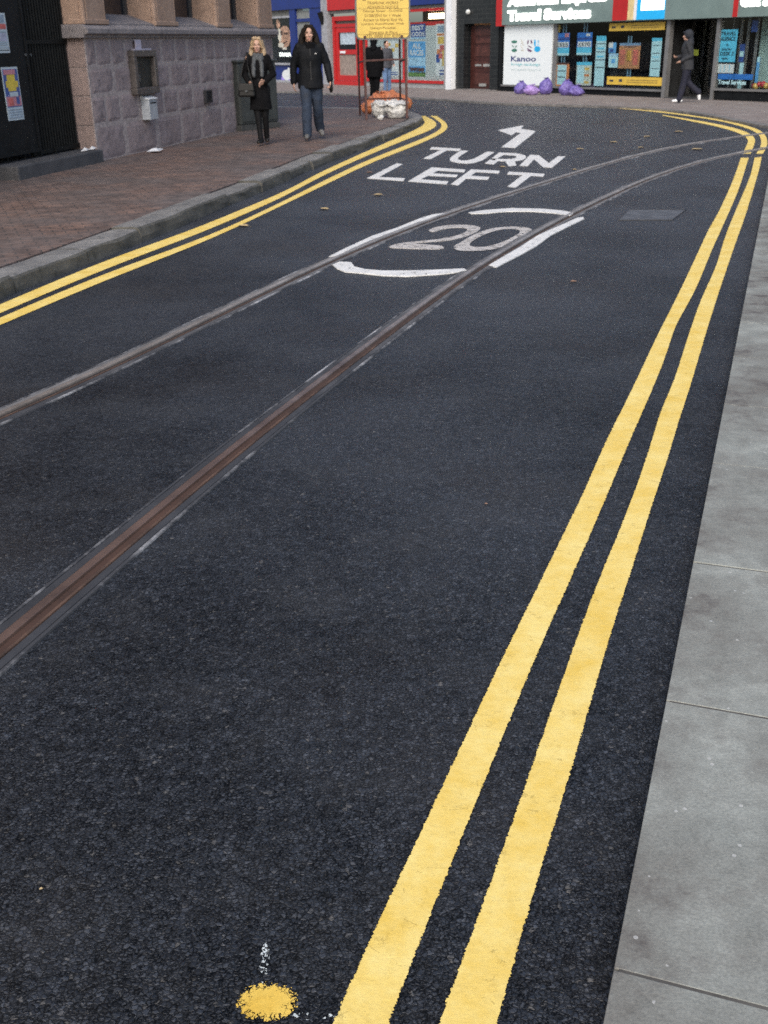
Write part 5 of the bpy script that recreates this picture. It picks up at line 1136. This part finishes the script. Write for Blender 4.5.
def person(name, label, loc, rz, H, pose, cloth):
    """local frame: faces -Y, +X is the figure's left hand side seen from behind, z up; built for 1.75 m then scaled"""
    root = empty(name, loc, label, 'person')
    xf = Matrix.Translation(Vector(loc)) @ Matrix.Rotation(rz, 4, 'Z') @ Matrix.Scale(H / 1.75, 4)
    fem = cloth.get('fem', False); sw = .165 if fem else .19; hw = .09
    lean = V(pose.get('lean', (0, 0, 0)))
    hip = V((0, 0, .93)) ; chest = V((0, 0, 1.30)) + lean * .7; neck = V((0, .01, 1.47)) + lean; head = neck + V((0, -.02, .14)) + V(pose.get('head', (0, 0, 0)))
    J = {}
    for sd, sx in (('L', 1), ('R', -1)):
        J['sh' + sd] = V((sx * sw, 0, 1.42)) + lean * .9
        J['hip' + sd] = V((sx * hw, 0, .91))
        for k in ('el', 'wr', 'kn', 'an'): J[k + sd] = V(pose[k + sd])
    # body
    m = MB(); 
    chain(m, [(hip, .12), (V((0, 0, 1.08)) + lean * .4, .105), (chest, .115), (neck - V((0, 0, .05)), .07), (neck, .052), (head - V((0, 0, .03)), .055)])
    m.ball(head + V((0, .012, .025)), (.076, .096, .105), 18, 14); m.ball(head + V((0, -.03, -.04)), (.056, .062, .07), 16, 12)
    m.ball(head + V((0, -.062, -.085)), (.03, .03, .026)); m.tube(head + V((0, -.082, .025)), head + V((0, -.108, -.022)), .009, .017, 10); m.ball(head + V((0, -.106, -.024)), .016)
    for sx in (1, -1):
        m.ball(head + V((sx * .078, .012, -.002)), (.012, .02, .033), 10, 8); m.ball(head + V((sx * .034, -.068, -.02)), (.028, .025, .024)); m.ball(head + V((sx * .033, -.082, .034)), (.024, .012, .009))
        m.ball(head + V((sx * .032, -.080, .016)), (.0135, .0115, .011), 10, 8)
    m.ball(head + V((0, -.087, -.058)), (.026, .012, .009)); m.ball(head + V((0, -.086, -.071)), (.021, .012, .008))
    for sd, sx in (('L', 1), ('R', -1)):
        chain(m, [(J['sh' + sd], .05), (J['el' + sd], .036), (J['wr' + sd], .025)])
        chain(m, [(J['hip' + sd], .08), (J['kn' + sd], .05), (J['an' + sd], .034)])
        ft_ = J['an' + sd] + V(pose['toe' + sd]); chain(m, [(J['an' + sd], .034), (ft_, .03)])
        d = J['wr' + sd] - J['el' + sd]; d.normalize(); hd = V(pose.get('hand' + sd, d)); hand(m, J['wr' + sd], hd, pose.get('palm' + sd, (-sx, 0, 0)), pose.get('thumb' + sd, (0, -1, 0)), pose.get('curl' + sd, .6))
    eyes = [head + V((sx * .032, -.092, .016)) for sx in (1, -1)]; mouth = head + V((0, -.096, -.064)); brows = [head + V((sx * .033, -.094, .035)) for sx in (1, -1)]
    def fc_(c):
        for e in eyes:
            q = c - e
            if abs(q.x) < .012 and abs(q.z) < .006 and abs(q.y) < .02: return 2
        for e in brows:
            q = c - e
            if abs(q.x) < .019 and abs(q.z) < .005 and abs(q.y) < .02: return 3
        q = c - mouth
        if abs(q.x) < .024 and abs(q.z) < .010 and abs(q.y) < .03: return 1
        return 0
    remesh('body', m, .006, [SKIN, LIP, EYEM, cloth['hair']], root, xf, 3, fc_)
    # trousers / legs
    wob = lambda amp, f, sd: (lambda p: amp * noise.noise(V((p.x * f, p.y * f, p.z * f * .6 + sd))))
    m = MB(); lr = cloth.get('leg', (.115, .078, .062))
    chain(m, [(hip, .135), (hip + V((0, 0, .12)), .125)])
    for sd in 'LR': 
        k = J['kn' + sd]; a = J['an' + sd]; chain(m, [(J['hip' + sd], lr[0]), (J['hip' + sd].lerp(k, .5), lr[0] * .86), (k, lr[1]), (k.lerp(a, .45), lr[2] * 1.08), (a.lerp(k, cloth.get('cuff', .03)), lr[2])])
    remesh('trousers' if not fem else 'tights', m, .011, [cloth['legs']], root, xf, 4, None, wob(.012 if not fem else .002, 9, 3))
    # shoes
    for sd in 'LR':
        m = MB(); a = J['an' + sd]; td = V(pose['toe' + sd]); h = a - td.normalized() * .05 + V((0, 0, -.03)); t_ = a + td
        chain(m, [(a + V((0, 0, .01)), .043), (a - V((0, 0, .02)), .046)]); chain(m, [(h, .042), (a + td * .45 - V((0, 0, .008)), .046), (t_ , .038)])
        if fem: pass
        lo = min(v[2] for v in m.v)
        m.v = [(x, y, max(z, lo + .02)) for x, y, z in m.v] if not pose.get('lift' + sd) else m.v
        sh = remesh('shoe', m, .008, [cloth['shoe']], root, xf, 3)
        if cloth.get('sole') and pose.get('lift' + sd) is None:
            pass
    # coat
    m = MB(); cl = cloth.get('coat_len', .82); bw_ = .155 if fem else .175
    if fem: rows = [(cl, .195, .155), (cl + .12, .185, .15), (.95, .165, .14), (1.08, .138, .118), (1.25, .16, .135), (1.36, .165, .12), (1.43, .12, .095), (1.49, .07, .075)]
    else: rows = [(cl, .212, .158), (.95, .205, .152), (1.10, .186, .138), (1.25, .20, .148), (1.36, .205, .135), (1.43, .155, .105), (1.49, .085, .085)]
    loft(m, [(z, lean.x * (z - .9) * 1.6, lean.y * (z - .9) * 1.6, rx, ry) for z, rx, ry in rows])
    for sd, sx in (('L', 1), ('R', -1)):
        a, e, w_ = J['sh' + sd], J['el' + sd], J['wr' + sd]; ar = cloth.get('arm', (.072, .060, .05)); chain(m, [(a - V((sx * .02, 0, 0)), ar[0]), (a.lerp(e, .5), ar[0] * .9), (e, ar[1]), (e.lerp(w_, .5), ar[1] * .95), (w_ - (w_ - e).normalized() * .0, ar[2])])
    chain(m, [(neck - V((0, 0, .07)), .095), (neck - V((0, -.0, .02)), .078)])
    remesh('coat', m, .011, [cloth['coat']], root, xf, 4, None, wob(.014, 10, 7))
    if cloth.get('zip'):
        m = MB(); m.box((-.006, -.150, cl + .05), (.006, -.120, 1.40)); me_ = m.mesh('zip', cloth['zip']); me_.transform(Matrix.Translation(lean * .4)); me_.transform(xf); link('zip', me_, root)
    if cloth.get('badge'):
        m = MB(); m.box((.075, -.148, 1.315), (.105, -.125, 1.33)); me_ = m.mesh('badge', cloth['badge']); me_.transform(xf); link('badge', me_, root)
    # hair
    m = MB(); hs = cloth.get('hair_style', 'short')
    m.ball(head + V((0, .03, .045)), (.088, .098, .095), 18, 12)
    if hs == 'long':
        for sx in (1, -1):
            ln = cloth.get('hair_len', .24); hf = cloth.get('hair_fat', 1.1); chain(m, [(head + V((sx * .070, .02, .06)), .036 * hf), (head + V((sx * .088 * hf, .02, -.04)), .036 * hf), (head + V((sx * .100 * hf, .01, -.13)), .040 * hf), (head + V((sx * .105 * hf, -.01, -ln)), .026 * hf)])
            chain(m, [(head + V((sx * .05, -.052, .098)), .024), (head + V((sx * .072, -.045, .05)), .022), (head + V((sx * .083, -.03, -.03)), .022)])
        chain(m, [(head + V((0, .07, .03)), .075), (head + V((0, .085, -.1)), .085), (head + V((0, .08, -ln)), .07)])
        chain(m, [(head + V((-.05, -.04, .115)), .03), (head + V((.05, -.04, .115)), .03)])
    elif hs == 'hood':
        m.ball(head + V((0, .02, .03)), (.105, .118, .125), 18, 12); chain(m, [(head + V((0, .07, -.06)), .08), (neck + V((0, .05, -.03)), .10)]); m.ball(head + V((0, -.07, .085)), (.07, .06, .02))
    else:
        m.ball(head + V((0, .035, .0)), (.083, .083, .09), 16, 12)
    def cut(p): return 0
    remesh('hood' if hs == 'hood' else 'hair', m, .007, [cloth['hair']], root, xf, 2, None, lambda p: .006 * noise.noise(V((p.x * 60, p.y * 60, p.z * 9))))
    if cloth.get('scarf'):
        m = MB(); n_ = 14
        pts = [(neck + V((.083 * math.cos(2 * math.pi * k / n_), .088 * math.sin(2 * math.pi * k / n_) - .005, -.02 + .012 * math.sin(3 * k))), .036) for k in range(n_ + 1)]; chain(m, pts, 10)
        pts = [(neck + V((.095 * math.cos(2 * math.pi * k / n_), .095 * math.sin(2 * math.pi * k / n_) - .008, -.065)), .033) for k in range(n_ + 1)]; chain(m, pts, 10)
        for sx in ((1, -1) if fem else ()): chain(m, [(neck + V((sx * .05, -.10, -.06)), .035), (chest + V((sx * .07, -.13, .0)), .036), (chest + V((sx * .07, -.15, -.16)), .034)])
        remesh('scarf', m, .009, [cloth['scarf']], root, xf, 2, None, wob(.008, 25, 5))
    return root, xf
BLK = mat('black_wool', (.0045, .0045, .0055), .9, .35, 14, .3, 120, spec=.15); NAVY = mat('dark_rain_jacket', (.0045, .0055, .0075), .7, .3, 10, .25, 60, spec=.18); DEN = mat('dark_denim', (.016, .027, .050), .8, .35, 7, .3, 150); DEN2 = mat('mid_denim', (.10, .17, .30), .8, .3, 7, .3, 150)
GREY = mat('grey_knit', (.075, .082, .088), .9, .35, 25, .4, 90); TIG = mat('black_tights', (.006, .006, .007), .7, .2, spec=.2); SHB = mat('black_leather', (.008, .008, .008), .45, .3, spec=.3)
BLOND = mat('blonde_hair', (.33, .235, .14), .5, .4, 30, .3, 100); DKH = mat('dark_brown_hair', (.012, .009, .007), .7, .4, 30, .3, 100, spec=.15); SHG = mat('grey_trainers', (.11, .11, .11), .6, .3, 20); WSH = mat('white_trainers', (.75, .77, .78), .5, .06)
def face_cam(p): d = -V((p.x, p.y, 0)); return math.atan2(d.y, d.x) + math.pi / 2
# woman
p = G(263, 144.5, KZ); rzw = face_cam(p) + R_(-6)
wk = dict(elL=(.25, .02, 1.16), wrL=(.12, -.17, 1.04), elR=(-.25, .03, 1.16), wrR=(-.17, -.13, 1.02), knL=(.075, -.02, .50), anL=(.065, .10, .10), knR=(-.05, -.07, .50), anR=(-.02, -.10, .085),
          toeL=(.02, -.115, -.035), toeR=(-.03, -.125, -.035), handL=(-.8, -.5, -.2), handR=(.6, -.6, -.4), palmL=(0, .3, -1), palmR=(0, .3, -1), thumbL=(0, -.6, .8), thumbR=(0, -.6, .8), curlL=1.0, curlR=1.1)
person('person', 'blonde woman in short black coat and tights with a grey scarf, walking', p, rzw, 1.68, wk, dict(fem=True, hair=BLOND, hair_style='long', hair_len=.2, legs=TIG, shoe=SHB, coat=BLK, coat_len=.58, leg=(.10, .062, .048), arm=(.066, .056, .045), scarf=GREY))
xfw = Matrix.Translation(p) @ Matrix.Rotation(rzw, 4, 'Z') @ Matrix.Scale(1.68 / 1.75, 4)
hb = empty('handbag', xfw @ V((-.2, -.16, .8)), 'black shoulder bag with small metal clasp held by the blonde woman', 'handbag')
def mk(m, nm, mt, parent, bevel=0.0):
    m.v = [tuple(xfw @ V(v)) for v in m.v]; return m.build(nm, mt, parent, bevel=bevel)
m = MB(); m.hexa([(-.36, -.23, .80), (-.06, -.25, .80), (-.06, -.13, .80), (-.36, -.11, .80), (-.34, -.21, 1.01), (-.08, -.23, 1.01), (-.08, -.15, 1.01), (-.34, -.13, 1.01)]); mk(m, 'bag_body', SHB, hb, .03)
m = MB(); m.hexa([(-.345, -.236, .90), (-.075, -.256, .90), (-.075, -.238, .90), (-.345, -.218, .90), (-.335, -.222, 1.015), (-.085, -.242, 1.015), (-.085, -.15, 1.022), (-.335, -.13, 1.022)]); mk(m, 'flap', SHB, hb, .01)
m = MB(); m.box((-.225, -.262, .885), (-.185, -.246, .91)); mk(m, 'clasp', mat('dull_metal', (.10, .11, .12), .4), hb)
m = MB(); m.tube((-.33, -.17, 1.0), (-.26, -.06, 1.30), .012); m.tube((-.26, -.06, 1.30), (-.19, .02, 1.50), .012); m.tube((-.10, -.18, 1.0), (-.17, -.15, 1.30), .012); m.tube((-.17, -.15, 1.30), (-.17, .0, 1.50), .012); m.tube((-.17, .0, 1.50), (-.19, .02, 1.50), .012); mk(m, 'strap', SHB, hb)
# man
p = G(313, 139.5, KZ); rzm = face_cam(p) + R_(4)
mk_ = dict(elL=(.285, .02, 1.16), wrL=(.31, -.09, .92), elR=(-.265, .05, 1.15), wrR=(-.275, .05, .90), knL=(.10, .02, .50), anL=(.14, .21, .155), knR=(-.09, -.11, .51), anR=(-.10, -.13, .085),
           toeL=(.03, -.13, -.075), toeR=(-.02, -.145, -.03), liftL=True, palmL=(-1, 0, 0), curlL=1.2, curlR=.6, handL=(.05, -.15, -1))
person('person', 'long-haired man in dark zipped jacket and blue jeans walking along the brick pavement', p, rzm, 1.86, mk_, dict(hair=DKH, hair_style='long', hair_len=.24, hair_fat=1.3, legs=DEN, shoe=SHG, coat=NAVY, coat_len=.80, leg=(.118, .085, .080), arm=(.076, .064, .054), zip=mat('zip_grey', (.018, .018, .02), .5), badge=mat('badge_white', (.6, .6, .6), .5), scarf=mat('black_scarf', (.005, .005, .006), .9, spec=.1)))
xfw = Matrix.Translation(p) @ Matrix.Rotation(rzm, 4, 'Z') @ Matrix.Scale(1.86 / 1.75, 4)
gl = empty('folded_pouch', xfw @ V((.34, -.1, .8)), 'small dark folded pouch in the hand of the long-haired man', 'pouch')  # dark pouch carried in the man's hand
m = MB(); m.ball((.325, -.10, .80), (.035, .07, .075), 12, 8); mk(m, 'pouch_body', SHB, gl)
m = MB(); m.tube((.325, -.10, .86), (.335, -.11, .875), .015, .02, 8); mk(m, 'pouch_neck', SHB, gl)
VOX[0] = 1.35
# walker by the travel shop, facing image left
p = G(684, 102.8, FZ); d = (p - EYE).length
kH = 65.0 * d / 1135 / 1.0
rz = face_cam(p) - R_(85)
wl = dict(elL=(.20, .06, 1.14), wrL=(.16, -.16, 1.02), elR=(-.22, .02, 1.13), wrR=(-.20, -.24, 1.10), knL=(.09, -.06, .50), anL=(.09, -.14, .075), knR=(-.08, .04, .50), anR=(-.08, .36, .24),
          toeL=(.0, -.15, -.03), toeR=(0, .02, -.15), liftR=True, curlR=1.2, curlL=.9, lean=(0, -.05, -.01), palmR=(0, .2, 1), thumbR=(1, 0, .3))
person('person', 'person in hooded dark jacket and white trainers walking past the travel shop door', p, rz, kH, wl, dict(hair=mat('dark_hood', (.014, .017, .025), .8, .3, 20), hair_style='hood', legs=mat('navy_trousers', (.008, .009, .022), .8, .3), shoe=WSH, coat=mat('dark_grey_jacket', (.020, .022, .027), .8, .3, 12), coat_len=.80, leg=(.115, .085, .075)))
# pair beyond the sign
p = G(387, 93, FZ); rz = face_cam(p) + R_(40)
st2 = dict(elL=(.27, .03, 1.14), wrL=(.2, -.14, .98), elR=(-.27, .04, 1.14), wrR=(-.26, -.05, .9), knL=(.10, -.02, .5), anL=(.11, .0, .08), knR=(-.10, -.03, .5), anR=(-.11, -.02, .08), toeL=(.03, -.14, -.03), toeR=(-.03, -.14, -.03))
person('person', 'person in grey jacket and pale blue jeans standing behind the sign frame', p, rz, 1.70, st2, dict(hair=DKH, legs=DEN2, shoe=SHG, coat=mat('charcoal_jacket', (.05, .052, .062), .8, .4, 10), coat_len=.84))
p = G(375, 104.5, .0); rz = face_cam(p) + R_(165)
st3 = dict(st2); st3.update(elL=(.22, .02, 1.14), wrL=(.2, -.05, .9), elR=(-.22, .02, 1.14), wrR=(-.2, -.05, .9), knL=(.07, -.02, .5), anL=(.07, .0, .08), knR=(-.07, .02, .5), anR=(-.07, .06, .08))
person('person', 'person dressed all in black with hood up, seen from behind under the yellow sign', p, rz, 1.86, st3, dict(hair=mat('black_hood', (.006, .006, .007), .9, spec=.1), hair_style='hood', legs=BLK, shoe=SHB, coat=BLK, coat_len=.70))

# ------------------------------------------------------------------ light
w = bpy.data.worlds.new('World'); SC.world = w; w.use_nodes = True; nt = w.node_tree
bg = nt.nodes['Background']; sky = nt.nodes.new('ShaderNodeTexSky'); sky.sky_type = 'NISHITA'; sky.sun_disc = False
SEL, SAZ = R_(40), R_(192)
sky.sun_elevation = SEL; sky.sun_rotation = SAZ; sky.dust_density = 3.0; sky.air_density = 1.0; sky.ozone_density = 1.0
nt.links.new(sky.outputs[0], bg.inputs[0]); bg.inputs[1].default_value = .11
sun = bpy.data.lights.new('sun', 'SUN'); sun.energy = 1.2; sun.angle = R_(35); sun.color = (1.0, .95, .88)
so = bpy.data.objects.new('sun', sun); COL.objects.link(so)
dv = Vector((math.sin(SAZ) * math.cos(SEL), math.cos(SAZ) * math.cos(SEL), math.sin(SEL)))
so.rotation_euler = dv.to_track_quat('Z', 'Y').to_euler(); so.location = dv * 50
vs = SC.view_settings; vs.view_transform = 'Standard'; vs.look = 'None'; vs.gamma = 1; vs.exposure = 0.9; vs.use_curve_mapping = False
SC.cycles.max_bounces = 6; SC.cycles.transparent_max_bounces = 12
SC.cycles.use_denoising = False
